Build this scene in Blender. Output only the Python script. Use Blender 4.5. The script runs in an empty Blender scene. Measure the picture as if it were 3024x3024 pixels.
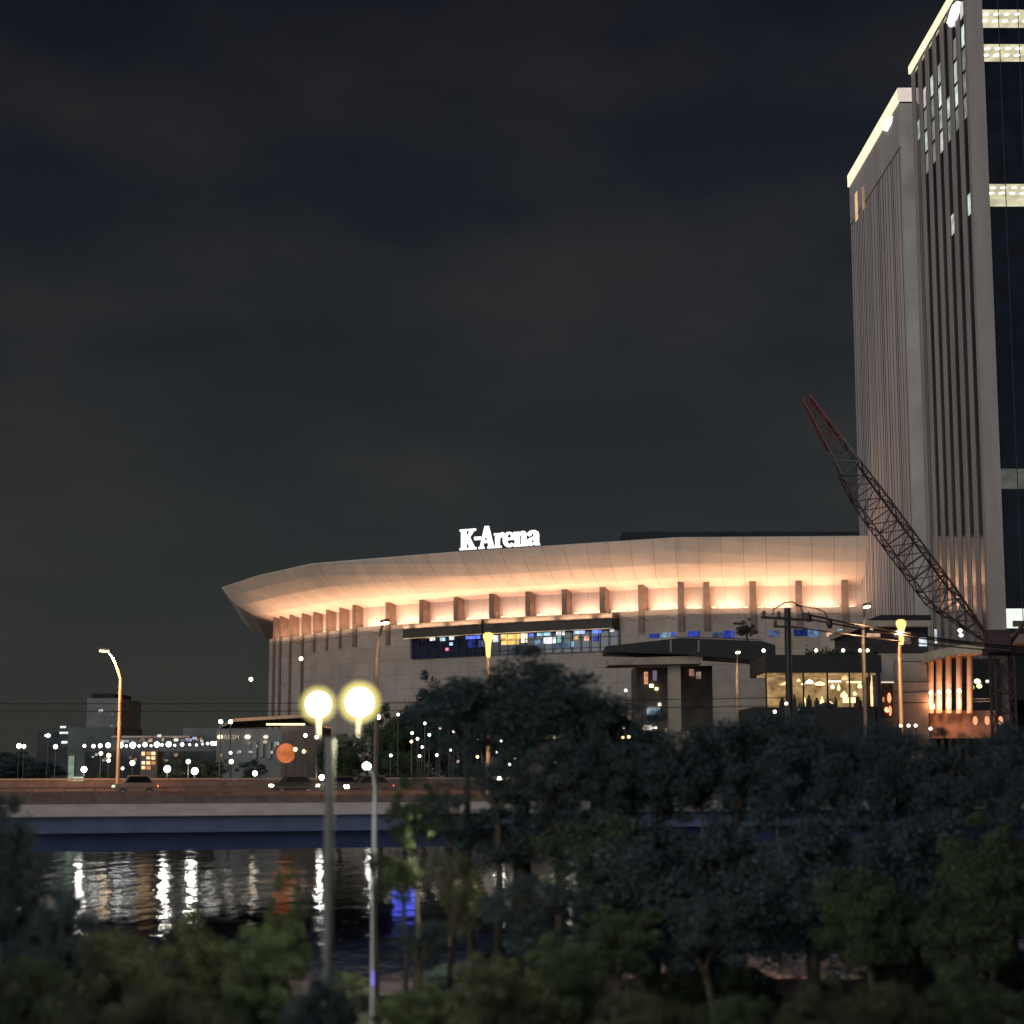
import bpy, bmesh, math, random
import numpy as np
from mathutils import Vector, Matrix
R = math.radians
random.seed(7)

# ------------------------------------------------------------------ camera, world, sun, exposure
scene = bpy.context.scene
C = scene.collection
F, W3, PITCH, CAMZ = 5200.0, 3024.0, R(8.08), 12.0
cam_data = bpy.data.cameras.new('camera')
cam_data.sensor_width = 36.0
cam_data.lens = 36.0 * F / W3
cam_data.clip_start, cam_data.clip_end = 0.5, 6000
cam_data.dof.use_dof = True
cam_data.dof.focus_distance = 290
cam_data.dof.aperture_fstop = 0.37
cam = bpy.data.objects.new('camera', cam_data)
cam.location = (0, 0, CAMZ)
cam.rotation_euler = (R(90) + PITCH, 0, 0)
C.objects.link(cam)
scene.camera = cam

SUN_EL, SUN_AZ = 12.0, 216.0          # faint night light: the lit city behind the viewer's left shoulder
world = bpy.data.worlds.new('World')
scene.world = world
world.use_nodes = True
nt = world.node_tree
nt.nodes.clear()
def N(tree, kind, **kw):
    n = tree.nodes.new(kind)
    for k, v in kw.items():
        setattr(n, k, v)
    return n
L = nt.links.new
out = N(nt, 'ShaderNodeOutputWorld')
bg = N(nt, 'ShaderNodeBackground')
bg.inputs['Strength'].default_value = 0.1
sky = N(nt, 'ShaderNodeTexSky', sky_type='NISHITA', sun_disc=False)
sky.sun_elevation, sky.sun_rotation = R(SUN_EL), R(SUN_AZ)
dim = N(nt, 'ShaderNodeMix', data_type='RGBA', blend_type='MULTIPLY')
dim.inputs[0].default_value = 1.0
dim.inputs[7].default_value = (0.016, 0.015, 0.017, 1)
L(sky.outputs[0], dim.inputs[6])
tc = N(nt, 'ShaderNodeTexCoord')
mp = N(nt, 'ShaderNodeMapping')
mp.inputs['Scale'].default_value = (3.2, 3.2, 7.5)
mp.inputs['Location'].default_value = (0.35, 0.2, 0.1)
L(tc.outputs['Generated'], mp.inputs[0])
ns = N(nt, 'ShaderNodeTexNoise')
ns.inputs['Scale'].default_value = 1.6
ns.inputs['Detail'].default_value = 5
ns.inputs['Roughness'].default_value = 0.5
L(mp.outputs[0], ns.inputs['Vector'])
cr = N(nt, 'ShaderNodeValToRGB')
cr.color_ramp.elements[0].position, cr.color_ramp.elements[0].color = 0.42, (0, 0, 0, 1)
cr.color_ramp.elements[1].position, cr.color_ramp.elements[1].color = 0.74, (0.12, 0.088, 0.048, 1)
L(ns.outputs[0], cr.inputs[0])
sep = N(nt, 'ShaderNodeSeparateXYZ')
L(tc.outputs['Generated'], sep.inputs[0])
hz = N(nt, 'ShaderNodeValToRGB')      # glow of the city low in the sky
hz.color_ramp.elements[0].position, hz.color_ramp.elements[0].color = 0.0, (0.24, 0.27, 0.25, 1)
hz.color_ramp.elements[1].position, hz.color_ramp.elements[1].color = 0.42, (0.030, 0.040, 0.072, 1)
e = hz.color_ramp.elements.new(0.16); e.color = (0.12, 0.138, 0.15, 1)
L(sep.outputs['Z'], hz.inputs[0])
a1 = N(nt, 'ShaderNodeMix', data_type='RGBA', blend_type='ADD'); a1.inputs[0].default_value = 1
a2 = N(nt, 'ShaderNodeMix', data_type='RGBA', blend_type='ADD'); a2.inputs[0].default_value = 1
L(dim.outputs[2], a1.inputs[6]); L(cr.outputs[0], a1.inputs[7])
L(a1.outputs[2], a2.inputs[6]); L(hz.outputs[0], a2.inputs[7])
L(a2.outputs[2], bg.inputs['Color'])
L(bg.outputs[0], out.inputs[0])

sd = bpy.data.lights.new('sun', 'SUN')
sd.energy, sd.angle, sd.color = 1.35, R(55), (0.93, 0.96, 1.0)
sun = bpy.data.objects.new('sun', sd)
az, el = R(SUN_AZ), R(SUN_EL)
to_sun = Vector((math.sin(az) * math.cos(el), math.cos(az) * math.cos(el), math.sin(el)))
sun.rotation_euler = to_sun.to_track_quat('Z', 'Y').to_euler()
C.objects.link(sun)

scene.view_settings.view_transform = 'Standard'
scene.view_settings.look = 'None'
scene.view_settings.exposure = 0.15
scene.view_settings.gamma = 1
scene.render.engine = 'CYCLES'
scene.cycles.use_denoising = True
scene.cycles.max_bounces = 6
scene.cycles.diffuse_bounces = 2
scene.cycles.transparent_max_bounces = 8
scene.cycles.caustics_reflective = False
scene.cycles.caustics_refractive = False
scene.cycles.sample_clamp_indirect = 6.0

# ------------------------------------------------------------------ measuring helpers (photo pixel -> place)
cp, sp = math.cos(PITCH), math.sin(PITCH)
def ray(px, py):
    x, u = (px - 1512) / F, (1512 - py) / F
    return Vector((x, cp - u * sp, sp + u * cp))
def at(px, py, Y):
    d = ray(px, py)
    k = Y / d.y
    return Vector((d.x * k, Y, CAMZ + d.z * k))
def at_z(px, py, z):
    d = ray(px, py)
    k = (z - CAMZ) / d.z
    return Vector((d.x * k, d.y * k, z))
def at_x(px, py, x):
    d = ray(px, py)
    k = x / d.x
    return Vector((x, d.y * k, CAMZ + d.z * k))
def on_line(px, py, line):
    """where the upright plane over a plan polyline is met"""
    d = ray(px, py)
    for a, b in zip(line[:-1], line[1:]):
        ex, ey = b[0] - a[0], b[1] - a[1]
        den = d.x * ey - d.y * ex
        if abs(den) < 1e-9:
            continue
        k = (a[0] * ey - a[1] * ex) / den
        t = ((d.x * k - a[0]) * ex + (d.y * k - a[1]) * ey) / (ex * ex + ey * ey)
        if -1e-4 <= t <= 1.0001 and k > 0:
            return Vector((d.x * k, d.y * k, CAMZ + d.z * k)), (Vector((ex, ey, 0)).normalized())
    raise ValueError((px, py))

# ------------------------------------------------------------------ materials
MATS = {}
def mat(name, col, rough=0.7, var=0.15, scale=1.5, bump=0.0, metal=0.0, ior=1.45, stretch=(1, 1, 1), trans=0.0):
    if name in MATS:
        return MATS[name]
    m = bpy.data.materials.new(name)
    m.use_nodes = True
    t = m.node_tree
    b = t.nodes['Principled BSDF']
    b.inputs['Roughness'].default_value = rough
    b.inputs['Metallic'].default_value = metal
    b.inputs['IOR'].default_value = ior
    tcn = N(t, 'ShaderNodeTexCoord')
    mpn = N(t, 'ShaderNodeMapping'); mpn.inputs['Scale'].default_value = stretch
    t.links.new(tcn.outputs['Object'], mpn.inputs[0])
    n = N(t, 'ShaderNodeTexNoise')
    n.inputs['Scale'].default_value = scale
    n.inputs['Detail'].default_value = 6
    n.inputs['Roughness'].default_value = 0.62
    t.links.new(mpn.outputs[0], n.inputs['Vector'])
    r = N(t, 'ShaderNodeValToRGB')
    lo = [max(0, c * (1 - var * 1.6)) for c in col]
    hi = [min(1, c * (1 + var * 1.3)) for c in col]
    r.color_ramp.elements[0].position, r.color_ramp.elements[0].color = 0.32, (*lo, 1)
    r.color_ramp.elements[1].position, r.color_ramp.elements[1].color = 0.68, (*hi, 1)
    t.links.new(n.outputs[0], r.inputs[0])
    t.links.new(r.outputs[0], b.inputs['Base Color'])
    if bump:
        bp = N(t, 'ShaderNodeBump'); bp.inputs['Strength'].default_value = bump
        t.links.new(n.outputs[0], bp.inputs['Height'])
        t.links.new(bp.outputs[0], b.inputs['Normal'])
    MATS[name] = m
    return m
def panelled(m, w, h, joint=.45, vary=.10, mortar=.018):
    """cladding panels: joints and small panel-to-panel differences laid out in metres by the part's UV map"""
    t = m.node_tree; b = t.nodes['Principled BSDF']
    src = b.inputs['Base Color'].links[0].from_socket
    uv = N(t, 'ShaderNodeUVMap'); br = N(t, 'ShaderNodeTexBrick')
    br.offset = 0.0; br.inputs['Scale'].default_value = 1.0
    br.inputs['Brick Width'].default_value = w; br.inputs['Row Height'].default_value = h
    br.inputs['Mortar Size'].default_value = mortar * h; br.inputs['Mortar Smooth'].default_value = .3
    br.inputs['Color1'].default_value = (1, 1, 1, 1); br.inputs['Color2'].default_value = (1 - vary,) * 3 + (1,)
    br.inputs['Mortar'].default_value = (joint,) * 3 + (1,)
    t.links.new(uv.outputs[0], br.inputs[0])
    mu = N(t, 'ShaderNodeMix', data_type='RGBA', blend_type='MULTIPLY'); mu.inputs[0].default_value = 1
    t.links.new(src, mu.inputs[6]); t.links.new(br.outputs[0], mu.inputs[7]); t.links.new(mu.outputs[2], b.inputs['Base Color'])
def glow(name, col, s, var=0.0, scale=1.0):
    """a surface that gives off light"""
    if name in MATS:
        return MATS[name]
    m = bpy.data.materials.new(name)
    m.use_nodes = True
    t = m.node_tree
    t.nodes.clear()
    o = N(t, 'ShaderNodeOutputMaterial')
    em = N(t, 'ShaderNodeEmission')
    em.inputs[0].default_value = (*col, 1)
    em.inputs[1].default_value = s
    if var:
        tcn = N(t, 'ShaderNodeTexCoord')
        n = N(t, 'ShaderNodeTexNoise'); n.inputs['Scale'].default_value = scale; n.inputs['Detail'].default_value = 3
        t.links.new(tcn.outputs['Object'], n.inputs['Vector'])
        mr = N(t, 'ShaderNodeMapRange')
        mr.inputs[1].default_value, mr.inputs[2].default_value = 0.35, 0.65
        mr.inputs[3].default_value, mr.inputs[4].default_value = s * (1 - var), s * (1 + var)
        t.links.new(n.outputs[0], mr.inputs[0])
        t.links.new(mr.outputs[0], em.inputs[1])
    t.links.new(em.outputs[0], o.inputs[0])
    MATS[name] = m
    return m

# ------------------------------------------------------------------ building helpers
class MB:
    def __init__(s):
        s.v, s.f = [], []
    def quad(s, *p):
        i = len(s.v); s.v += [tuple(q) for q in p]; s.f.append(tuple(range(i, i + len(p))))
        return s
    def box(s, x0, x1, y0, y1, z0, z1):
        return s.hexa([(x0, y0, z0), (x1, y0, z0), (x1, y1, z0), (x0, y1, z0)], [(x0, y0, z1), (x1, y0, z1), (x1, y1, z1), (x0, y1, z1)])
    def hexa(s, lo, hi):
        i = len(s.v); n = len(lo)
        s.v += [tuple(q) for q in lo] + [tuple(q) for q in hi]
        s.f.append(tuple(i + k for k in reversed(range(n))))
        s.f.append(tuple(i + n + k for k in range(n)))
        for k in range(n):
            j = (k + 1) % n
            s.f.append((i + k, i + j, i + n + j, i + n + k))
        return s
    def prism(s, plan, z0, z1):
        return s.hexa([(p[0], p[1], z0) for p in plan], [(p[0], p[1], z1) for p in plan])
    def slab(s, a, b, half, z0, z1, off=0.0):
        """upright slab between plan points a and b, its middle moved OFF to the right of a->b"""
        a, b = Vector((a[0], a[1])), Vector((b[0], b[1]))
        d = (b - a).normalized(); n = Vector((d.y, -d.x))
        return s.prism([a + n * (off + half), b + n * (off + half), b + n * (off - half), a + n * (off - half)], z0, z1)
    def bar(s, a, b, w, h=None):
        a, b = Vector(a), Vector(b); h = h or w
        d = (b - a).normalized()
        up = Vector((0, 0, 1)) if abs(d.z) < 0.95 else Vector((0, 1, 0))
        r = d.cross(up).normalized() * w / 2; u = r.cross(d).normalized() * h / 2
        return s.hexa([a - r - u, a + r - u, a + r + u, a - r + u], [b - r - u, b + r - u, b + r + u, b - r + u])
    def tube(s, pts, rad, n=10):
        pts = [Vector(p) for p in pts]
        rad = rad if isinstance(rad, (list, tuple)) else [rad] * len(pts)
        i0 = len(s.v)
        ref = Vector((0.13, 0.97, 0.2)).normalized()
        for k, p in enumerate(pts):
            d = (pts[min(k + 1, len(pts) - 1)] - pts[max(k - 1, 0)]).normalized()
            r = d.cross(ref)
            if r.length < 0.05:
                r = d.cross(Vector((1, 0, 0)))
            r.normalize(); u = r.cross(d)
            for j in range(n):
                t = 2 * math.pi * j / n
                s.v.append(tuple(p + (r * math.cos(t) + u * math.sin(t)) * rad[k]))
        for k in range(len(pts) - 1):
            for j in range(n):
                a = i0 + k * n + j; b = i0 + k * n + (j + 1) % n
                s.f.append((a, b, b + n, a + n))
        s.f.append(tuple(i0 + j for j in reversed(range(n))))
        s.f.append(tuple(i0 + (len(pts) - 1) * n + j for j in range(n)))
        return s
    def lathe(s, prof, c, n=16):
        c = Vector(c); i0 = len(s.v)
        for r, z in prof:
            for j in range(n):
                t = 2 * math.pi * j / n
                s.v.append((c.x + r * math.cos(t), c.y + r * math.sin(t), c.z + z))
        for k in range(len(prof) - 1):
            for j in range(n):
                a = i0 + k * n + j; b = i0 + k * n + (j + 1) % n
                s.f.append((a, b, b + n, a + n))
        s.f.append(tuple(i0 + j for j in reversed(range(n))))
        s.f.append(tuple(i0 + (len(prof) - 1) * n + j for j in range(n)))
        return s
    def ball(s, c, r, n=14, sz=1.0):
        k = 8
        prof = [(max(0.02 * r, r * math.sin(math.pi * j / k)), -r * sz * math.cos(math.pi * j / k)) for j in range(k + 1)]
        return s.lathe(prof, c, n)
    def build(s, name, m, parent=None, smooth=False):
        me = bpy.data.meshes.new(name)
        o0 = Vector((0, 0, 0))
        if parent is not None:
            o0 = world_loc(parent)
        me.from_pydata([(x - o0.x, y - o0.y, z - o0.z) for x, y, z in s.v], [], s.f)
        me.materials.append(m)
        if getattr(s, 'uv', None):
            lay = me.uv_layers.new(name='UVMap')
            flat = [c for f in s.uv for q in f for c in q]
            lay.data.foreach_set('uv', flat)
        bm = bmesh.new(); bm.from_mesh(me); bmesh.ops.recalc_face_normals(bm, faces=bm.faces); bm.to_mesh(me); bm.free()
        if smooth:
            me.shade_smooth()
            me.set_sharp_from_angle(angle=R(40))
        o = bpy.data.objects.new(name, me)
        C.objects.link(o)
        if parent is not None:
            o.parent = parent
        return o
def world_loc(o):
    p = Vector((0, 0, 0))
    while o is not None:
        p = p + o.location
        o = o.parent
    return p
def tag(o, label=None, cat=None, group=None, kind=None):
    if label: o['label'] = label
    if cat: o['category'] = cat
    if group: o['group'] = group
    if kind: o['kind'] = kind
    return o
def thing(name, label, cat, loc=(0, 0, 0), group=None):
    o = bpy.data.objects.new(name, None)
    o.empty_display_size = 0.3
    C.objects.link(o)
    o.location = loc
    return tag(o, label, cat, group)
def dup(root, loc, label=None, scale=None, rz=None):
    def cp_(o, par):
        c = o.copy(); C.objects.link(c); c.parent = par
        for ch in o.children:
            cp_(ch, c)
        return c
    c = cp_(root, None)
    c.location = loc
    if label: c['label'] = label
    if scale: c.scale = scale if isinstance(scale, (tuple, list)) else (scale,) * 3
    if rz is not None: c.rotation_euler = (0, 0, rz)
    return c
def lamp_light(kind, loc, energy, col, parent, size=0.3, direction=None, spot=None, sy=None):
    d = bpy.data.lights.new('lamp_glow', kind)
    d.energy, d.color = energy, col
    if kind == 'AREA':
        d.size = size
        if sy:
            d.shape = 'RECTANGLE'; d.size_y = sy
    else:
        d.shadow_soft_size = size
    if spot:
        d.spot_size, d.spot_blend = R(spot), 0.6
    o = bpy.data.objects.new('lamp_glow', d)
    C.objects.link(o)
    o.location = Vector(loc) - (world_loc(parent) if parent else Vector())
    if direction is not None:
        o.rotation_euler = (-Vector(direction)).to_track_quat('Z', 'Y').to_euler()
    if parent: o.parent = parent
    return o
# ------------------------------------------------------------------ surfaces
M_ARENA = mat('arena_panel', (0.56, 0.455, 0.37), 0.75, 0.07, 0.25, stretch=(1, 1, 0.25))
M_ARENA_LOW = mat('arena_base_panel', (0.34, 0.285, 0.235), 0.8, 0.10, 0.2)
M_FIN = mat('bronze_fin', (0.17, 0.115, 0.085), 0.6, 0.15, 0.8)
M_DARK = mat('dark_metal', (0.02, 0.018, 0.018), 0.5, 0.2, 1.0)
M_ROOF = mat('dark_roofing', (0.015, 0.016, 0.02), 0.8, 0.2, 0.4)
M_CONC = mat('pale_concrete', (0.36, 0.31, 0.29), 0.85, 0.12, 0.7, 0.15)
M_TOWER = mat('tower_panel', (0.45, 0.39, 0.36), 0.8, 0.09, 0.12, stretch=(1, 1, 0.3))
M_TOWER2 = mat('tower_pier', (0.33, 0.28, 0.255), 0.8, 0.12, 0.25, stretch=(1, 1, 0.2))
M_GLASS = mat('dark_glass', (0.010, 0.013, 0.024), 0.06, 0.3, 0.3, ior=2.3)
M_JOINT = mat('dark_joint', (0.035, 0.025, 0.028), 0.8, 0.2, 1)
M_GIRD = mat('blue_girder', (0.115, 0.15, 0.25), 0.55, 0.12, 0.5)
M_GIRD2 = mat('navy_girder', (0.040, 0.062, 0.145), 0.6, 0.15, 0.5)
M_EDGE = mat('bridge_edge_concrete', (0.62, 0.52, 0.49), 0.85, 0.10, 0.6, stretch=(1, 1, 4))
M_RAIL = mat('brown_rail', (0.19, 0.13, 0.11), 0.5, 0.2, 1.2)
M_ASPH = mat('asphalt', (0.12, 0.105, 0.098), 0.9, 0.2, 0.8, 0.2)
M_POLE = mat('galvanised_pole', (0.40, 0.42, 0.45), 0.45, 0.1, 2, stretch=(1, 1, 0.3))
M_POLEW = mat('painted_pole', (0.55, 0.40, 0.24), 0.45, 0.1, 2, stretch=(1, 1, 0.3))
M_POLET = mat('grey_post', (0.17, 0.17, 0.16), 0.6, 0.15, 2)
M_POLED = mat('weathered_pole', (0.075, 0.075, 0.07), 0.6, 0.2, 2)
M_BEIGE = mat('beige_stone', (0.36, 0.29, 0.23), 0.8, 0.12, 0.5)
M_GREY = mat('grey_cladding', (0.20, 0.20, 0.19), 0.8, 0.15, 0.2)
M_PALE = mat('pale_cladding', (0.33, 0.35, 0.31), 0.8, 0.15, 0.3)
M_BROWN = mat('brown_cladding', (0.13, 0.10, 0.085), 0.75, 0.15, 0.4)
M_GROUND = mat('ground_soil', (0.035, 0.035, 0.03), 0.95, 0.3, 0.15)
M_BARK = mat('bark', (0.05, 0.04, 0.03), 0.9, 0.3, 3, 0.4, stretch=(1, 1, 0.3))
G_WHITE = glow('lamp_white', (1.0, 0.98, 0.92), 22)
G_GLOBE = glow('lamp_globe_white', (1.0, 0.97, 0.88), 15)
G_SMALL = glow('lamp_small', (1.0, 0.88, 0.70), 6)
G_PALE = glow('lamp_pale', (1.0, 0.95, 0.86), 2.0)
G_PINK = glow('lamp_pinkish', (1.0, 0.62, 0.66), 6)
G_GREEN = glow('lamp_greenish', (0.8, 1.0, 0.72), 6)
G_AMBER = glow('lamp_amber', (1.0, 0.62, 0.22), 7)
G_ORANGE = glow('lamp_orange', (1.0, 0.36, 0.12), 1.2)
G_SIGN = glow('sign_white', (1.0, 1.0, 0.97), 1.35)
G_CROWN = glow('crown_light', (1.0, 0.90, 0.62), 1.05, 0.12, 0.3)
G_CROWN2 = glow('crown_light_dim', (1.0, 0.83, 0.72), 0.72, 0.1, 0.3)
G_STRIP = glow('warm_strip', (1.0, 0.70, 0.40), 2.0, 0.5, 0.9)

# ------------------------------------------------------------------ the setting: water, ground
QUAY_FAR, QUAY_NEAR, GZ, WZ, NZ = 238.0, 64.0, 4.8, 3.2, 4.0
wm = bpy.data.materials.new('river_water'); wm.use_nodes = True
t = wm.node_tree; b = t.nodes['Principled BSDF']
b.inputs['Base Color'].default_value = (0.006, 0.008, 0.016, 1)
b.inputs['Roughness'].default_value = 0.06
b.inputs['IOR'].default_value = 1.34
tcn = N(t, 'ShaderNodeTexCoord')
mpn = N(t, 'ShaderNodeMapping'); mpn.inputs['Scale'].default_value = (0.5, 0.22, 1)
n1 = N(t, 'ShaderNodeTexNoise'); n1.inputs['Scale'].default_value = 1.0; n1.inputs['Detail'].default_value = 5; n1.inputs['Roughness'].default_value = 0.6
t.links.new(tcn.outputs['Object'], mpn.inputs[0]); t.links.new(mpn.outputs[0], n1.inputs['Vector'])
bp = N(t, 'ShaderNodeBump'); bp.inputs['Strength'].default_value = 0.5; bp.inputs['Distance'].default_value = 0.12
n2 = N(t, 'ShaderNodeTexNoise'); n2.inputs['Scale'].default_value = 1.0; n2.inputs['Detail'].default_value = 3
mp2 = N(t, 'ShaderNodeMapping'); mp2.inputs['Scale'].default_value = (.30, .10, 1); mp2.inputs['Rotation'].default_value = (0, 0, .08)
t.links.new(tcn.outputs['Object'], mp2.inputs[0]); t.links.new(mp2.outputs[0], n2.inputs['Vector'])
ad = N(t, 'ShaderNodeMath', operation='MULTIPLY_ADD'); ad.inputs[1].default_value = 2.2
t.links.new(n2.outputs[0], ad.inputs[0]); t.links.new(n1.outputs[0], ad.inputs[2])
t.links.new(ad.outputs[0], bp.inputs['Height']); t.links.new(bp.outputs[0], b.inputs['Normal'])
tag(MB().quad((-1500, 50, WZ), (1500, 50, WZ), (1500, 250, WZ), (-1500, 250, WZ)).build('river_water', wm), kind='structure')
tag(MB().prism([(-3000, QUAY_FAR), (3000, QUAY_FAR), (3000, 5000), (-3000, 5000)], -1.5, GZ).build('far_bank_ground', M_GROUND), kind='structure')
tag(MB().prism([(-400, -60), (400, -60), (400, QUAY_NEAR - 1.2), (-400, QUAY_NEAR - 1.2)], -1.5, NZ).build('near_bank_ground', M_GROUND), kind='structure')
rw = thing('river_wall', 'long low concrete river wall along the near bank, its pinkish coping showing between trees', 'river wall', (0, QUAY_NEAR, 0))
MB().box(-120, 120, QUAY_NEAR - 1.2, QUAY_NEAR - 0.4, -1.5, NZ + .15).build('wall', M_CONC, rw)
MB().box(-120, 120, QUAY_NEAR - 1.3, QUAY_NEAR - 0.3, NZ + .153, NZ + .46).build('coping', mat('pink_coping', (0.30, 0.21, 0.22), 0.8, 0.15, 1.5), rw)

# ------------------------------------------------------------------ the arena
zL = at(2540, 1793, 345).z
zF = at(2540, 1725, 345).z
zR = at(2540, 1586, 339).z
def pz(px, py, z):
    p = at_z(px, py, z); return (p.x, p.y)
Wp = [(112, 340)] + [pz(2540, 1793, zL), pz(2011, 1798, zL), pz(1837, 1807, zL), pz(1452, 1826, zL), pz(1049, 1853, zL), pz(935, 1870, zL), pz(796, 1888, zL)]
Wp.append((Wp[-1][0] - 9, 520)); Wp.append((112, 540))
Rp = [(112, 334)] + [pz(2540, 1586, zR), pz(2000, 1590, zR), pz(1800, 1603, zR), pz(1350, 1632, zR), pz(920, 1667, zR), pz(762, 1702, zR), pz(655, 1737, zR)]
Rp.append((Rp[-1][0] - 9, 530)); Rp.append((112, 548))
def inset(ring, d):
    """pull a clockwise-seen ring inwards (towards the building)"""
    n = len(ring); res = []
    for i in range(n):
        p = Vector(ring[i])
        nn = Vector((0, 0))
        for a, c in ((ring[i - 1], ring[i]), (ring[i], ring[(i + 1) % n])):
            v = (Vector(c) - Vector(a)).normalized()
            nn += Vector((v.y, -v.x))
        nn.normalize()
        res.append((p.x + nn.x * d, p.y + nn.y * d))
    return res
# orientation: walking right -> left along the front, the building lies to the right of travel
W_in, W_lip = inset(Wp, 2.0), inset(Wp, 0.35)
def mix(a, c, t):
    return [(p[0] + (q[0] - p[0]) * t, p[1] + (q[1] - p[1]) * t) for p, q in zip(a, c)]
def loft(mb, rings):
    n = len(rings[0][0]); mb.uv = []
    ref = rings[0][0]; run = [0.0]
    for i in range(n):
        run.append(run[-1] + (Vector(ref[(i + 1) % n]) - Vector(ref[i])).length)
    v = 0.0
    for (ra, za), (rb, zb) in zip(rings[:-1], rings[1:]):
        k = 3 if len(ra) > 3 else 0
        dv = math.sqrt((Vector(rb[k]) - Vector(ra[k])).length ** 2 + (zb - za) ** 2)
        for i in range(n):
            j = (i + 1) % n
            mb.quad((*ra[i], za), (*ra[j], za), (*rb[j], zb), (*rb[i], zb))
            mb.uv.append([(run[i], v), (run[i + 1], v), (run[i + 1], v + dv), (run[i], v + dv)])
        v += dv
    return mb
panelled(M_ARENA, 4.3, 30.0, .55, .07, .0022)
panelled(M_ARENA_LOW, 5.2, 3.1, .62, .10, .02)
arena = thing('arena_building', 'long beige concert arena with flared overhanging roof edge lit warm from a ledge of uplights', 'arena', (0, 400, GZ))
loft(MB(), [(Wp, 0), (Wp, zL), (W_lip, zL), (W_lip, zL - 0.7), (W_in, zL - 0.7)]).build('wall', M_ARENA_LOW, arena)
eave = loft(MB(), [(W_in, zL - 0.7), (W_in, zF), (mix(Wp, Rp, 0.30), zF + (zR - zF) * 0.17), (mix(Wp, Rp, 0.66), zF + (zR - zF) * 0.46),
             (mix(Wp, Rp, 0.86), zF + (zR - zF) * 0.74), (Rp, zR), (Rp, zR + 0.25)])
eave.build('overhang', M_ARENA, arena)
rf = MB(); rf.v += [(*p, zR + 0.25) for p in Rp]; rf.f.append(tuple(range(len(Rp))))
rf.build('roof', M_ROOF, arena)
p0, p1 = at(1840, 1570, 372), at(2700, 1560, 372)
MB().box(p0.x, p1.x + 30, 372, 420, zR + 0.3, p0.z).build('roof_plant_room', M_ROOF, arena)
front = Wp[1:8]
fin_px = [(812, 1885), (830, 1884), (860, 1880), (896, 1876), (930, 1870), (968, 1866), (1007, 1860), (1049, 1853), (1147, 1847), (1247, 1840), (1349, 1833), (1454, 1826),
          (1561, 1820), (1669, 1815), (1781, 1810), (1895, 1804), (2011, 1798), (2087, 1797), (2224, 1796), (2360, 1795), (2496, 1794)]
fin_at = []
for px, py in fin_px:
    p, d = on_line(px, py, front)
    fin_at.append((p, d))
    n = Vector((d.y, -d.x, 0))       # into the building
    mb = MB()
    a = p + n * 1.7; c = p - n * 0.35
    h = d * (0.62 if px > 1030 else 0.45)
    mb.prism([(a + h)[:2], (c + h)[:2], (c - h)[:2], (a - h)[:2]], (GZ if px < 900 else zL - 4.4), zF + 0.9)
    mb.build('fin', M_FIN, arena)
# warm strips of lamps on the ledge, one run in every bay
stops = [on_line(2540, 1793, front)] + [fin_at[i] for i in reversed(range(len(fin_at)))] + [on_line(797, 1888, front)]
for (pa, da), (pb, db) in zip(stops[:-1], stops[1:]):
    if (pb - pa).length < 2.2:
        continue
    d = (pb - pa).normalized(); n = Vector((d.y, -d.x, 0))
    ln = (pb - pa).length - 1.6
    m_ = (pa + pb) / 2 + n * 1.1
    k = max(1, int(ln / 1.35))
    mb = MB()
    for i in range(k):
        s0 = -ln / 2 + ln * (i + 0.12) / k; s1 = -ln / 2 + ln * (i + 0.88) / k
        q0 = m_ + d * s0 + n * 0.82; q1 = m_ + d * s1 + n * 0.82
        mb.bar((q0.x, q0.y, zL + 0.42), (q1.x, q1.y, zL + 0.42), 0.14, 0.26)
    mb.build('uplight_strip', G_STRIP, arena)
    o = lamp_light('AREA', (m_.x - n.x * 0.25, m_.y - n.y * 0.25, zL - 0.3), 62 * ln, (1.0, 0.55, 0.40), arena, size=ln * .7, sy=0.5)
    o.rotation_euler = (Vector((n.x * 0.12, n.y * 0.12, -1)) * -1).to_track_quat('Z', 'Y').to_euler()
    o.data.spread = R(165)
    ang = math.atan2(d.y, d.x)
    o.rotation_euler = Matrix.Rotation(ang, 3, 'Z').to_euler()
    o.rotation_euler.x = R(180)
    # face up, a little outward
    o.rotation_euler = (Matrix.Rotation(ang, 3, 'Z') @ Matrix.Rotation(R(180 - 2), 3, 'X')).to_euler()
    fl_p = m_ - n * 5.0  # added row of fill lights on made-up brackets, brightening the fascia
    mb = MB()
    a_ = fl_p - d * (ln * .45); b_ = fl_p + d * (ln * .45)
    mb.bar((a_.x, a_.y, zL - 1.5), (b_.x, b_.y, zL - 1.5), .12, .1)
    for s_ in (-.4, .4) if ln > 4 else ():
        q0 = fl_p + d * (ln * s_)
        mb.bar((q0.x, q0.y, zL - 1.5), (q0.x + n.x * 4.2, q0.y + n.y * 4.2, zL - 2.2), .08)
    mb.build('added_fill_bracket', M_FIN, arena)
    o = lamp_light('AREA', (fl_p.x, fl_p.y, zL - 1.42), 132 * ln, (1.0, 0.61, 0.38), arena, size=ln, sy=0.3)
    o.rotation_euler = (Matrix.Rotation(ang, 3, 'Z') @ Matrix.Rotation(R(180), 3, 'X')).to_euler()
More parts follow.
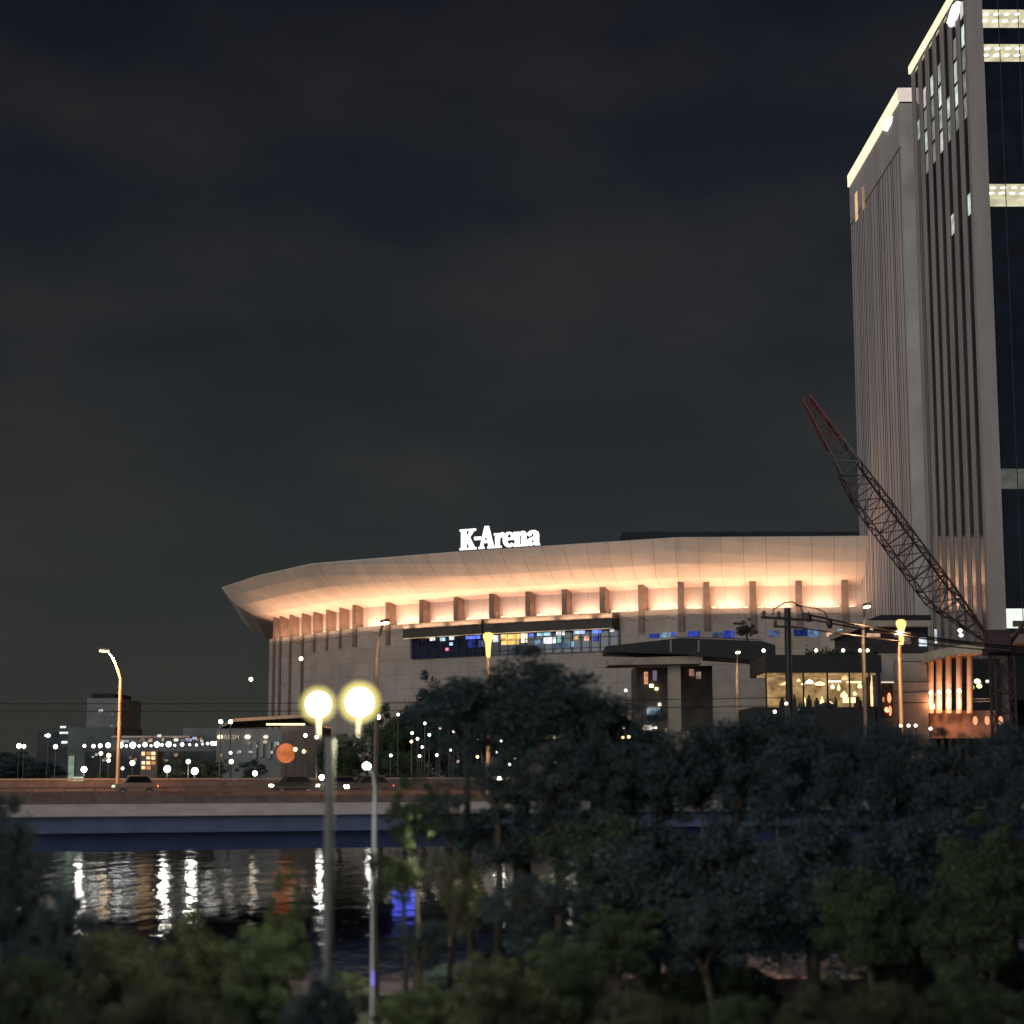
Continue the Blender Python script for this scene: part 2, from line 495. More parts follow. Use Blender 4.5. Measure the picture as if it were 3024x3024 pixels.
# dark canopy and the lit shops under it
pa, _ = on_line(1220, 1845, front); pc, _ = on_line(1452, 1826, front); pb, _ = on_line(1830, 1809, front)
mb = MB()
mb.slab(pb[:2], pc[:2], 1.6, zL - 3.4, zL - 0.35, -1.7)
mb.slab(pc[:2], pa[:2], 1.6, zL - 3.4, zL - 0.36, -1.7)
mb.build('canopy', mat('canopy_brown', (0.055, 0.045, 0.035), 0.7, 0.2, 0.6), arena)
mb = MB()
mb.slab(pb[:2], pc[:2], 0.2, zL - 7.8, zL - 3.4, -0.3); mb.slab(pc[:2], pa[:2], 0.2, zL - 7.8, zL - 3.4, -0.3)
mb.build('shopfront', mat('shop_glass', (0.02, 0.022, 0.05), 0.12, 0.3, 0.8, ior=1.7), arena)
mb = MB()
for a_, b_ in ((pb, pc), (pc, pa)):
    d = (b_ - a_).normalized(); n = Vector((-d.y, d.x, 0))
    mb.bar((a_ + n * 3.1).to_tuple()[:2] + (zL - 3.5,), (b_ + n * 3.1).to_tuple()[:2] + (zL - 3.5,), 0.1, 0.14)
mb.build('canopy_edge_light', glow('canopy_edge', (1.0, 0.72, 0.45), 0.5, 0.6, 0.4), arena)
BLUE, WHT, AMB, CY = (0.10, 0.16, 1.0), (0.95, 0.95, 1.0), (1.0, 0.62, 0.18), (0.45, 0.75, 1.0)
shops = [(1262, 1288, 1880, 1884, AMB, .5), (1276, 1290, 1881, 1892, WHT, 1.1), (1306, 1320, 1884, 1893, CY, 1.1), (1332, 1346, 1880, 1890, WHT, .9), (1334, 1342, 1898, 1906, CY, 1.1), (1322, 1332, 1914, 1922, (1, .3, .4), .9),
         (1382, 1424, 1880, 1886, BLUE, 1.6), (1388, 1408, 1892, 1912, BLUE, .16), (1462, 1478, 1877, 1896, WHT, 1.0), (1484, 1542, 1875, 1886, AMB, 1.2), (1486, 1538, 1890, 1903, AMB, 1.0),
         (1544, 1562, 1872, 1898, (1, .85, .6), 1.2), (1568, 1580, 1872, 1880, BLUE, 1.3), (1592, 1630, 1870, 1877, CY, 1.0), (1610, 1646, 1884, 1900, WHT, 1.2), (1582, 1600, 1890, 1908, CY, .3),
         (1648, 1672, 1866, 1876, WHT, 1.1), (1652, 1664, 1880, 1898, (.4, 1, .8), .7), (1676, 1700, 1896, 1910, CY, .45), (1700, 1732, 1864, 1872, (.35, .5, 1), 1.3), (1730, 1746, 1880, 1892, (1, .55, .35), 1.0),
         (1700, 1712, 1880, 1888, AMB, .8), (1754, 1780, 1862, 1870, BLUE, 1.6), (1756, 1770, 1878, 1894, BLUE, .35), (1806, 1818, 1860, 1866, WHT, .9), (1420, 1440, 1892, 1910, (.3, .35, .8), .2), (1640, 1690, 1899, 1912, (.3, .4, .7), .18)]
for i, (x0, x1, y0, y1, c_, s_) in enumerate(shops):
    q0, d = on_line(x0, y0, front); q1, _ = on_line(x1, y1, front)
    n = Vector((-d.y, d.x, 0)) * 0.62
    off = -0.55 if False else 0
    q0 = q0 + n; q1 = q1 + n
    dep = Vector((-d.y, d.x, 0)) * 0.12
    MB().prism([(q0.x, q0.y), (q1.x, q1.y), (q1.x + dep.x, q1.y + dep.y), (q0.x + dep.x, q0.y + dep.y)], q1.z, q0.z).build('lit_shop_window', glow('shop_%d' % i, c_, s_, 0.45, 0.9), arena)
mb = MB()
for a_, b_ in ((pb, pc), (pc, pa)):
    d = (b_ - a_).normalized(); n = Vector((-d.y, d.x, 0)); k = int((b_ - a_).length / 2.1)
    for j in range(k + 1):
        q = a_ + d * ((b_ - a_).length * j / k) + n * .85
        mb.box(q.x - .07, q.x + .07, q.y - .07, q.y + .07, zL - 7.8, zL - 3.5)
    for z_ in (zL - 4.9, zL - 7.0):
        q0, q1 = a_ + n * .85, b_ + n * .85
        mb.bar((q0.x, q0.y, z_), (q1.x, q1.y, z_), .1, .08)
mb.build('mullion', M_DARK, arena)
for x0, x1, y0, y1, c_, s_ in ((1918, 1948, 1872, 1884, BLUE, .22), (1952, 1980, 1869, 1882, CY, .35), (1984, 1996, 1868, 1876, BLUE, .5), (2032, 2066, 1864, 1880, BLUE, .32), (2102, 2136, 1866, 1882, (.2, .25, .5), .25), (2136, 2168, 1862, 1884, BLUE, .3),
                              (2270, 2300, 1862, 1880, (.25, .35, .8), .22), (2386, 2420, 1858, 1882, (.3, .5, .8), .3), (2440, 2466, 1866, 1880, (.9, .6, .4), .7), (2474, 2490, 1858, 1868, CY, .8), (2506, 2524, 1856, 1868, CY, .9), (2344, 2384, 1856, 1878, BLUE, .1)):
    q0, d = on_line(x0, y0, front); q1, _ = on_line(x1, y1, front)
    n = Vector((-d.y, d.x, 0)); q0, q1 = q0 + n * .06, q1 + n * .06
    MB().prism([(q0.x, q0.y), (q1.x, q1.y), (q1.x + n.x * .1, q1.y + n.y * .1), (q0.x + n.x * .1, q0.y + n.y * .1)], q1.z, q0.z).build('lit_window', glow('window_%d' % x0, c_, s_, 0.5, 1.2), arena)

# the lettering on the roof edge
def arc(cx, cy, rx, ry, a0, a1, n):
    return [(cx + rx * math.cos(R(a0 + (a1 - a0) * i / n)), cy + ry * math.sin(R(a0 + (a1 - a0) * i / n))) for i in range(n + 1)]
LET = {
 'K': (.92, [[(0,0),(0,.1),(.08,.1),(.08,.9),(0,.9),(0,1),(.45,1),(.45,.9),(.36,.9),(.36,.6),(.57,.9),(.5,.9),(.5,1),(.9,1),(.9,.9),(.8,.9),(.56,.6),(.84,.1),(.94,.1),(.94,0),(.5,0),(.5,.1),(.55,.1),(.4,.38),(.36,.33),(.36,.1),(.45,.1),(.45,0)]]),
 '-': (.32, [[(0,.44),(0,.6),(.4,.6),(.4,.44)]]),
 'A': (1.0, [[(0,0),(0,.1),(.08,.1),(.38,1.08),(.62,1.08),(.93,.1),(1,.1),(1,0),(.55,0),(.55,.1),(.62,.1),(.58,.27),(.3,.27),(.26,.1),(.34,.1),(.34,0)], [(.35,.4),(.54,.4),(.45,.72)]]),
 'r': (.58, [[(0,0),(0,.09),(.08,.09),(.08,.61),(0,.61),(0,.7),(.32,.7),(.32,.6),(.4,.69),(.5,.73),(.6,.71),(.6,.48),(.48,.5),(.38,.46),(.34,.4),(.34,.09),(.45,.09),(.45,0)]]),
 'e': (.61, [arc(.3,.36,.31,.37,-4,325,26) + arc(.33,.33,.12,.19,320,188,9) + [(.2,.33)], arc(.31,.43,.11,.2,5,175,10)]),
 'n': (.73, [[(0,0),(0,.09),(.07,.09),(.07,.61),(0,.61),(0,.7),(.31,.7),(.31,.62),(.39,.7),(.5,.73),(.61,.7),(.67,.6),(.67,.09),(.74,.09),(.74,0),(.4,0),(.4,.09),(.42,.09),(.42,.52),(.37,.56),(.32,.5),(.32,.09),(.37,.09),(.37,0)]]),
 'a': (.62, [[(0,.2),(.03,.08),(.12,0),(.24,0),(.36,.07),(.4,0),(.62,0),(.62,.09),(.58,.1),(.58,.52),(.53,.65),(.38,.73),(.2,.72),(.06,.64),(.03,.51),(.1,.45),(.2,.47),(.23,.58),(.29,.6),(.33,.53),(.33,.43),(.15,.37),(.04,.3)], [(.34,.33),(.34,.15),(.27,.11),(.22,.18),(.25,.28)]]),
}
edge = Rp[1:8]
def letter(ch, x0, x1, parent):
    p, d = on_line(x0, 1632, edge); q, _ = on_line(x1, 1620, edge)
    p.z = q.z = zR + 0.45
    w, loops = LET[ch]
    cu = bpy.data.curves.new('letter', 'CURVE')
    cu.dimensions = '2D'; cu.fill_mode = 'BOTH'; cu.extrude = 0.18
    wid = (q - p).length; H = 4.35
    for lp in loops:
        s = cu.splines.new('POLY'); s.points.add(len(lp) - 1); s.use_cyclic_u = True
        for pt, (x, y) in zip(s.points, lp):
            pt.co = (x / max(a for l in loops for a, _ in l) * wid, y * H, 0, 1)
    tmp = bpy.data.objects.new('letter_curve', cu)
    C.objects.link(tmp)
    dg = bpy.context.evaluated_depsgraph_get()
    me = bpy.data.meshes.new_from_object(tmp.evaluated_get(dg))
    bpy.data.objects.remove(tmp)
    me.materials.clear(); me.materials.append(G_SIGN)
    dv = (q - p).normalized()
    M = Matrix(((dv.x, 0, dv.y, 0), (dv.y, 0, -dv.x, 0), (0, 1, 0, 0), (0, 0, 0, 1)))
    M.translation = p - world_loc(parent)
    me.transform(M)
    o = bpy.data.objects.new('letter', me); C.objects.link(o); o.parent = parent
p, _ = on_line(1476, 1626, edge)
sign = thing('rooftop_sign', 'glowing white K-Arena lettering standing on the arena roof edge', 'sign', (p.x, p.y, zR + 0.25))
for ch, a_, b_ in (('K', 1358, 1407), ('-', 1401, 1420), ('A', 1414, 1461), ('r', 1459, 1488), ('e', 1486, 1521), ('n', 1517, 1558), ('a', 1556, 1594)):
    letter(ch, a_, b_, sign)
pl, _ = on_line(1350, 1632, edge); pr, _ = on_line(1600, 1620, edge)
mb = MB(); mb.bar((pl.x, pl.y, zR + .33), (pr.x, pr.y, zR + .33), .3, .12)
mb.build('sign_rail', M_DARK, sign)

# ------------------------------------------------------------------ the hotel tower (slim joints, lit crown)
XN = at(2655, 262, 300).x
hotel = thing('hotel_tower', 'tall beige hotel tower with fine vertical joints and glowing cream crown, beside the arena roof', 'tower', (XN, 300, GZ))
Yh0, Yh1 = 300.0, at_x(2508, 525, XN).y
zH = at(2655, 262, 300).z; zHc = at(2655, 300, 300).z
zTop = zHc - 0.05
rng = random.Random(3)
mb = MB()
mb.box(XN + 0.25, XN + 44, Yh0 + 0.25, Yh1, GZ, zTop)
mb.build('core', M_JOINT, hotel)
mb = MB(); nst = 15
for i in range(nst):
    y0 = Yh0 + 0.6 + (Yh1 - Yh0 - 0.6) * i / nst; y1 = Yh0 + 0.6 + (Yh1 - Yh0 - 0.6) * (i + 1) / nst - 0.28
    zz = [GZ, zTop - 11.2]
    mb.box(XN - 0.02 * (i % 2), XN + 0.24, y0, y1, GZ, zTop - 8.3)
mb.box(XN - 0.05, XN + 0.24, Yh0 + 0.6, Yh1 - 0.05, zTop - 8.0, zTop - 0.02)
mb.build('side_wall', M_TOWER, hotel)
mb = MB(); y = Yh0 + 1.1; rj = random.Random(9)
while y < Yh1 - .4:
    mb.box(XN - .05, XN + .01, y, y + rj.choice([.16, .22, .34]), GZ, zTop - 8.35)
    y += rj.choice([1.4, 1.9, 2.6])
mb.build('joint', M_JOINT, hotel)
mb = MB()
mb.box(XN + 0.0, XN + 9.5, Yh0 - 0.12, Yh0 + 0.24, GZ, zTop - 0.3)
mb.build('corner_bay', mat('pale_bay', (0.40, 0.38, 0.34), 0.55, 0.22, 0.06, stretch=(1, 1, 1)), hotel)
MB().box(XN + 9.6, XN + 43, Yh0 + 0.02, Yh0 + 0.24, GZ, zTop - 0.3).build('front_glazing', M_GLASS, hotel)
MB().box(XN - 0.35, XN + 0.0, Yh0 - 0.0, Yh1 + 0.3, zHc, zH).build('crown_light', G_CROWN, hotel)
MB().box(XN - 0.35, XN + 44, Yh0 - 0.45, Yh0 - 0.01, zHc, zH).build('crown_light', G_CROWN2, hotel)
MB().box(XN + 0.01, XN + 43.9, Yh0 + 0.01, Yh1 + 0.2, zHc, zH - 0.3).build('roof', M_ROOF, hotel)
def emblem(px, py, hpx, wpx, X, parent):
    c = at_x(px, py, X - 0.25)
    a = at_x(px, py - hpx / 2, X - 0.25).z; b_ = at_x(px, py + hpx / 2, X - 0.25).z
    hy = abs(at_x(px - wpx / 2, py, X - 0.25).y - at_x(px + wpx / 2, py, X - 0.25).y) / 2
    hz = (a - b_) / 2
    pts = []
    for i in range(28):
        t_ = 2 * math.pi * i / 28
        r_ = 1 + 0.10 * math.sin(5 * t_ + .6) + 0.06 * math.sin(9 * t_)
        pts.append((c.y + hy * r_ * math.cos(t_), c.z + hz * r_ * math.sin(t_)))
    lo = [(X - 0.4, y, z) for y, z in pts]; hi = [(X - 0.06, y, z) for y, z in pts]
    MB().hexa(lo, hi).build('lit_emblem', glow('emblem_white', (0.96, 0.98, 1.0), 1.7), parent)
emblem(2622, 366, 26, 22, XN, hotel)
for px, py0, py1, s_ in ((2528, 575, 645, .75), (2549, 556, 612, .28)):
    a = at_x(px - 4, py0, XN - 0.1); b_ = at_x(px + 5, py1, XN - 0.1)
    MB().box(XN - 0.12, XN - 0.06, b_.y, a.y, b_.z, a.z).build('lit_window', glow('amber_window_%d' % px, (1, .62, .33), s_, .3, .4), hotel)

# ------------------------------------------------------------------ the office tower (dark glass between piers, lit floors)
YO = 260.0
XO = at(2862, 300, YO).x
YO1 = at_x(2690, 205, XO).y
zO = at_x(2690, 195, XO).z; zOc = at_x(2690, 218, XO).z
office = thing('office_tower', 'tallest tower, dark glass between pale piers with scattered lit windows and bright floors', 'tower', (XO, YO, GZ))
XP = at(2910, 300, YO).x          # the blank corner pier ends here
ZG = 21.0                          # the glazed shaft stands on the podium
MB().box(XO + 0.45, XO + 45, YO + 9.0, YO1, GZ, zOc - .05).build('core', M_ROOF, office)
MB().box(XO - 0.05, XP, YO - 0.3, YO + 1.2, GZ, zOc - .05).build('corner_pier', M_TOWER2, office)
MB().box(XO + 0.12, XO + 0.44, YO + 1.25, YO1 - .3, ZG, zOc - .1).build('side_glazing', mat('side_glass', (0.035, 0.032, 0.036), 0.09, 0.5, 0.18, ior=2.2, stretch=(1, 1, .4)), office)
nb = 7; bay = (YO1 - YO - 1.2) / nb
for i in range(nb):
    y1 = YO + 1.2 + bay * (i + 1)
    MB().box(XO - 0.02, XO + 0.11, y1 - bay * 0.40, y1, GZ, zOc - .1).build('pier', M_TOWER2, office)
fl = 3.9
lit = [(2745, 130), (2770, 90), (2800, 110), (2832, 60), (2848, 105), (2738, 205), (2775, 165), (2812, 150), (2846, 205), (2726, 290), (2754, 250), (2783, 210), (2816, 250), (2728, 380), (2755, 330), (2786, 395), (2812, 285), (2702, 440),
       (2731, 410), (2756, 440), (2733, 480), (2820, 640), (2848, 600), (2824, 680), (2844, 120), (2848, 300), (2758, 380), (2705, 300)] + [(rng.randint(2705, 2850), rng.randint(40, 420)) for _ in range(44)]
seen_cells = set()
for j, (px, py) in enumerate(lit):
    c = at_x(px, py, XO + .3)
    i = min(nb - 1, max(0, int((c.y - YO - 1.2) / bay)))
    y1 = YO + 1.2 + bay * (i + 1)
    if c.z > zOc - 6: continue
    kf = math.floor((c.z - ZG) / fl); zb = ZG + kf * fl
    if (i, kf) in seen_cells: continue
    seen_cells.add((i, kf))
    s_ = rng.choice([.2, .35, .5, .7])
    MB().box(XO + .09, XO + .125, y1 - bay + .5, y1 - bay * .40 - .9, zb + .55, zb + fl - .1).build('lit_window', glow('office_window_%d' % (j % 6), rng.choice([(.85, .95, .9), (.8, .95, .85), (1, .95, .9)]), s_, .35, .6), office)
MB().box(XO - 0.4, XO - 0.03, YO - .3, YO1 + .3, zOc, zO).build('crown_light', G_CROWN, office)
MB().box(XO - 0.02, XO + 45, YO - .25, YO1 + .2, zOc, zO - .3).build('roof', M_ROOF, office)
emblem(2816, 42, 52, 34, XO, office)
# front: dark glass with a few bright floors that can be looked into
bands = []
for y0, y1, s_ in ((28, 84, 1.0), (130, 184, 1.0), (543, 612, .95), (1384, 1446, .16), (1797, 1858, 1.0)):
    bands.append((at(2960, y1, YO).z, at(2960, y0, YO).z, s_, y0))
bands.sort()
zprev = ZG
segs = []
for b0, b1, s_, y0 in bands:
    segs.append((zprev, b0)); zprev = b1
segs.append((zprev, zOc - .1))
mb = MB()
for z0, z1 in segs:
    mb.box(XP + .02, XO + 44.9, YO, YO + .3, z0, z1)
mb.build('front_glazing', M_GLASS, office)
mb = MB()
for xm in (at(2967, 500, YO).x, at(2967, 500, YO).x + 3.05, at(2967, 500, YO).x + 6.1):
    mb.box(xm - .06, xm + .06, YO - .06, YO - .002, ZG, zOc - .1)
mb.build('mullion', M_DARK, office)
G_DISC = glow('ceiling_lamp', (1, 1, .95), 3.0)
for q, (b0, b1, s_, y0) in enumerate(bands):
    fit = glow('lit_floor_%d' % q, (1.0, .93, .62) if s_ > .5 else (.75, .8, .7), .62 * s_, .25, .5)
    bright = y0 > 1700
    if bright:
        fit = glow('lit_floor_lobby', (.93, 1, .88), .95, .1, .8)
    mb = MB()
    mb.box(XP + .1, XO + 44, YO + .05, YO + 8, b1 - .14, b1 - .02)
    mb.box(XP + .1, XO + 44, YO + 7.6, YO + 8, b0 + .15, b1 - .15)
    rm = mb.build('lit_floor', fit, office)
    MB().box(XP + .1, XO + 44, YO + .05, YO + 8, b0 + .01, b0 + .14).build('floor_slab', M_DARK, office)
    if s_ > .5 and not bright:
        for r_ in range(2):
            for c_ in range(6):
                MB().lathe([(.42, -.05), (.42, .0)], (XP + 1.0 + c_ * 1.62 + r_ * .45, YO + 1.3 + r_ * 2.6, b1 - .16), 14).build('ceiling_lamp', G_DISC, rm)
    if bright:
        for c_ in range(5):
            a = XP + 1.0 + c_ * 2.2
            MB().box(a, a + 1.5, YO - .04, YO + .06, b0 + .35, b0 + 1.25).build('window_blind', mat('grey_blind', (.08, .085, .075), .8, .3, 3), rm)
# ------------------------------------------------------------------ buildings at the foot of the towers
terrace = thing('terrace_building', 'low terrace block with beige roof band over dark glazing, below the hotel tower', 'building', (60, 262, GZ))
def blk(mb, px0, px1, py0, py1, Y, depth, extra=0):
    a, b_ = at(px0, py0, Y), at(px1, py1, Y)
    return mb.box(a.x, b_.x + extra, Y, Y + depth, b_.z, a.z)
mb = MB(); blk(mb, 2556, 2750, 1832, 1850, 258, 30); mb.build('roof_band', M_BEIGE, terrace)
mb = MB(); a, b_ = at(2600, 1822, 259), at(2750, 1832, 259); mb.box(a.x, b_.x, 259, 289, b_.z + .02, a.z + .3); mb.build('roof', M_ROOF, terrace)
mb = MB(); blk(mb, 2562, 2750, 1850, 2140, 260.5, 27); mb.build('dark_wall', M_JOINT, terrace)
for x0, x1, y0, y1, c_, s_ in ((2714, 2738, 1882, 1908, (.75, .85, .9), .75), (2760, 2768, 1858, 1900, (.8, .85, .9), .6), (2570, 2578, 1856, 1862, (1, .9, .7), 1.2), (2640, 2652, 1862, 1880, (.5, .4, .35), .3), (2668, 2690, 1866, 1902, (.45, .35, .3), .2), (2560, 2600, 1870, 1880, (1, .6, .4), .5)):
    mb = MB(); blk(mb, x0, x1, y0, y1, 260.2, .2); mb.build('lit_window', glow('terrace_window_%d' % x0, c_, s_, .4, 1), terrace)

podium = thing('podium_building', 'beige stone podium block with curved canopy and pale columns under the office tower', 'building', (62, 250, GZ))
mb = MB(); blk(mb, 2600, 2745, 1930, 2200, 248, 12); mb.build('stone_wall', M_BEIGE, podium)
mb = MB()
for py in (1952, 2012, 2043, 2074):
    a, b_ = at(2642, py, 247.9), at(2745, py + 2, 247.9); mb.box(a.x, b_.x, 247.93, 248.0, b_.z, a.z)
mb.build('joint', M_JOINT, podium)
mb = MB(); blk(mb, 2604, 2640, 1952, 2013, 247.6, .39); mb.build('entrance_panel', mat('pale_panel', (.36, .32, .32), .7, .12, .5), podium)
mb = MB(); blk(mb, 2604, 2640, 2013, 2016, 247.5, .5); mb.build('entrance_light', glow('entrance_line', (1, .85, .7), .9), podium)
mb = MB(); blk(mb, 2606, 2638, 2017, 2115, 247.7, .29); mb.build('entrance', mat('red_brown_door', (.12, .045, .03), .5, .3, 1), podium)
for x0, y0, x1, y1, s_ in ((2620, 2046, 2632, 2076, 1.2), (2612, 2088, 2626, 2104, 2.2), (2624, 2084, 2634, 2114, 1.1), (2606, 2058, 2612, 2074, .6)):
    mb = MB(); p = at((x0 + x1) / 2, (y0 + y1) / 2, 247.3); r_ = abs(at(x1, y0, 247.3).x - at(x0, y0, 247.3).x) / 2
    mb.ball(p, r_, 12, (y1 - y0) / (x1 - x0)); mb.build('entrance_lantern', glow('lantern_red_%d' % y0, (1, .42, .2), s_, .4, 1.5), podium)
# curved canopy, columns with foot lamps, dark glazing
mb = MB()
c0 = [at(2732 + i * 17, 1927 - 30 * math.sin(min(1, i / 9) * math.pi / 2) * (1 if i < 10 else 1) * .75, 246 + 0) for i in range(11)]
for i in range(10):
    a, b_ = c0[i], c0[i + 1]
    mb.hexa([(a.x, 244, a.z - 1.4), (b_.x, 244, b_.z - 1.1), (b_.x, 258, b_.z - 1.1), (a.x, 258, a.z - 1.4)], [(a.x, 244, a.z), (b_.x, 244, b_.z), (b_.x, 258, b_.z), (a.x, 258, a.z)])
mb.build('curved_canopy', mat('cream_canopy', (.50, .40, .29), .7, .15, .6), podium)
mb = MB(); blk(mb, 2745, 2960, 1945, 2140, 256, 10); mb.build('glazing', M_GLASS, podium)
mb = MB(); blk(mb, 2745, 2945, 2098, 2180, 252, 3.9); mb.build('plinth', mat('plinth_stone', (.30, .19, .13), .8, .2, .8), podium)
for px in (2748, 2773, 2801, 2832, 2864):
    top, bot = at(px, 1938 - (px - 2748) * .1, 250), at(px, 2106, 250)
    MB().tube([top, bot], .42, 14).build('column', mat('cream_column', (.52, .42, .33), .6, .1, 1), podium, smooth=True)
for px in (2749, 2774, 2802, 2833):
    p = at(px, 2046 - (px - 2749) * .07, 249.3)
    o = MB().ball(p, .26, 10).build('column_lamp', G_SMALL, podium)
    q = at(px, 2094, 249.2)
    MB().lathe([(.16, 0), (.30, .7), (.22, 1.5), (.05, 2.2)], (q.x, q.y, q.z), 10).build('foot_lamp', glow('foot_lamp_orange', (1, .62, .34), 2.4), podium)
    lamp_light('POINT', (q.x, q.y - 1.5, q.z + .8), 420, (1, .38, .16), podium, .3)
for px in (2880, 2915, 2955):
    p = at(px, 2128, 247); lamp_light('POINT', p, 500, (1, .36, .14), podium, .4)
    MB().ball(p, .35, 10, 1.8).build('foot_lamp', glow('foot_lamp_red', (1, .4, .2), 1.0), podium)
for px, py, c_, s_, w in ((2886, 2012, (.9, 1, .45), 3.0, .45), (2892, 2026, (.95, .9, .3), 2.5, .4), (2835, 1862, (1, .95, .85), 2.5, .35), (2838, 1876, (1, .9, .75), 2.0, .35), (2916, 2012, (1, .8, .7), 1.1, .3)):
    p = at(px, py, 254); MB().ball(p, w, 10, .8).build('wall_lamp', glow('wall_lamp_%d_%d' % (px, py), c_, s_), podium)
mb = MB(); blk(mb, 2958, 3140, 1872, 1900, 246, 14); mb.build('brown_canopy', mat('brown_canopy', (.26, .17, .13), .8, .2, .7), podium)
mb = MB()
for y in (2064, 2072):
    a, b_ = at(2872, y, 250.5), at(2930, y - 1, 250.5); mb.bar(a, b_, .12)
mb.build('handrail', mat('steel_rail', (.4, .35, .32), .4, .1, 1), podium)

shop = thing('shop_building', 'low shop block with deep dark roof fascia over brightly lit yellow glass front', 'shop', (45, 232, GZ))
YS = 230.0
mb = MB(); blk(mb, 2262, 2604, 1934, 1986, YS, 16); mb.build('roof_fascia', M_DARK, shop)
mb = MB(); blk(mb, 2590, 2604, 1986, 2180, YS + .02, 15.9); mb.build('end_wall', mat('navy_wall', (.015, .016, .03), .7, .2, 1), shop)
mb = MB(); blk(mb, 2225, 2590, 2088, 2250, YS + .5, 15); mb.build('base_wall', M_DARK, shop)
mb = MB(); blk(mb, 2262, 2590, 1990, 2088, YS + 9, .4)
a, b_ = at(2262, 1986, YS), at(2590, 1986, YS); mb.box(a.x, b_.x, YS + 1, YS + 9, a.z - .25, a.z - .03)
mb.build('lit_interior', glow('shop_interior', (1, .62, .26), .30, .55, .8), shop)
gm = glow('shop_sign_yellow', (1, .80, .34), 1.9, .35, 1.2)
rg = random.Random(11)
for x0, x1, y0, y1 in ((2376, 2402, 2006, 2020), (2404, 2436, 2012, 2024), (2434, 2476, 2012, 2018), (2500, 2542, 2012, 2019), (2478, 2498, 1992, 2010), (2524, 2538, 2018, 2034), (2452, 2464, 2020, 2034), (2476, 2486, 2018, 2038),
                       (2482, 2504, 2040, 2060), (2480, 2516, 2062, 2082), (2424, 2438, 2056, 2084), (2446, 2464, 2070, 2086), (2362, 2374, 2016, 2024), (2300, 2326, 2016, 2024), (2312, 2330, 2012, 2020), (2350, 2362, 2004, 2014), (2514, 2526, 2042, 2054), (2568, 2584, 1992, 2086), (2386, 2396, 2060, 2084), (2364, 2372, 2060, 2088)):
    p0, p1 = at(x0, y0, YS + 3), at(x1, y1, YS + 3)
    dz = rg.uniform(.4, 4)
    w_ = (p1.x - p0.x) / 2; h_ = p0.z - p1.z; cx_ = (p0.x + p1.x) / 2
    sm = MB().lathe([(w_ * .55, 0), (w_, h_ * .12), (w_ * .9, h_ * .55), (w_ * .35, h_ * .8), (w_ * .12, h_)], (cx_, YS + dz + w_, p1.z), 12) if w_ < .75 else MB().box(p0.x, p1.x, YS + dz, YS + dz + .3, p1.z + h_ * .25, p0.z)
    sm.build('shop_light', rg.choice([gm, gm, glow('shop_light_warm', (1, .7, .35), 1.0, .3, 1), glow('shop_light_white', (1, .95, .8), 1.5, .2, 1)]), shop)
mb = MB()
for x0, x1, y0 in ((2380, 2398, 2052), (2404, 2420, 2060), (2440, 2444, 2050), (2462, 2474, 2058), (2520, 2546, 2056), (2548, 2562, 2046), (2340, 2352, 2050), (2300, 2320, 2060), (2410, 2470, 2074)):
    p0, p1 = at(x0, y0, YS + 2.2), at(x1, 2088, YS + 2.2); w_ = (p1.x - p0.x) / 2
    mb.lathe([(w_, 0), (w_ * .9, (p0.z - p1.z) * .6), (w_ * .45, (p0.z - p1.z) * .72), (w_ * .5, (p0.z - p1.z) * .9), (w_ * .2, p0.z - p1.z)], ((p0.x + p1.x) / 2, YS + 2.2, p1.z), 10)
mb.build('display_stand', M_JOINT, shop)
mb = MB()
for px in (2262, 2330, 2372, 2443, 2508, 2566):
    a = at(px, 1986, YS + .2); b_ = at(px, 2090, YS + .2); mb.box(a.x - .1, a.x + .1, YS + .2, YS + .4, b_.z, a.z)
mb.build('mullion', M_DARK, shop)
mb = MB(); rgs = random.Random(5)
a, b_ = at(2380, 1934, YS + .5), at(2590, 1934, YS + .5)
for i in range(900):
    x = rgs.uniform(a.x, b_.x); y = rgs.uniform(YS + .3, YS + 1.2); z = a.z + abs(rgs.gauss(0, .35))
    s_ = .14; d1 = Vector((rgs.uniform(-1, 1), rgs.uniform(-1, 1), rgs.uniform(-1, 1))).normalized() * s_; d2 = Vector((rgs.uniform(-1, 1), rgs.uniform(-1, 1), rgs.uniform(-1, 1))).normalized() * s_
    c_ = Vector((x, y, z)); mb.quad(c_ - d1, c_ + d2, c_ + d1, c_ - d2)
M_LEAF_D = mat('planter_leaf', (.03, .05, .02), .7, .4, 2)
tag(mb.build('roof_hedge', M_LEAF_D), 'low ragged planting along the roof edge of the yellow lit shop', 'hedge')
for px in (2410, 2490, 2562, 2255, 2540):
    p = at(px, 1921, YS + .6)
    t_ = thing('roof_lamp', 'small white lamp over the planting on the shop roof', 'lamp', (p.x, p.y, p.z - 1.0), 'lamps along the shop roof')
    MB().tube([(p.x, p.y, p.z - 1.1), p], .06, 6).build('post', M_POLED, t_); MB().ball(p, .22, 10).build('bulb', G_SMALL, t_)

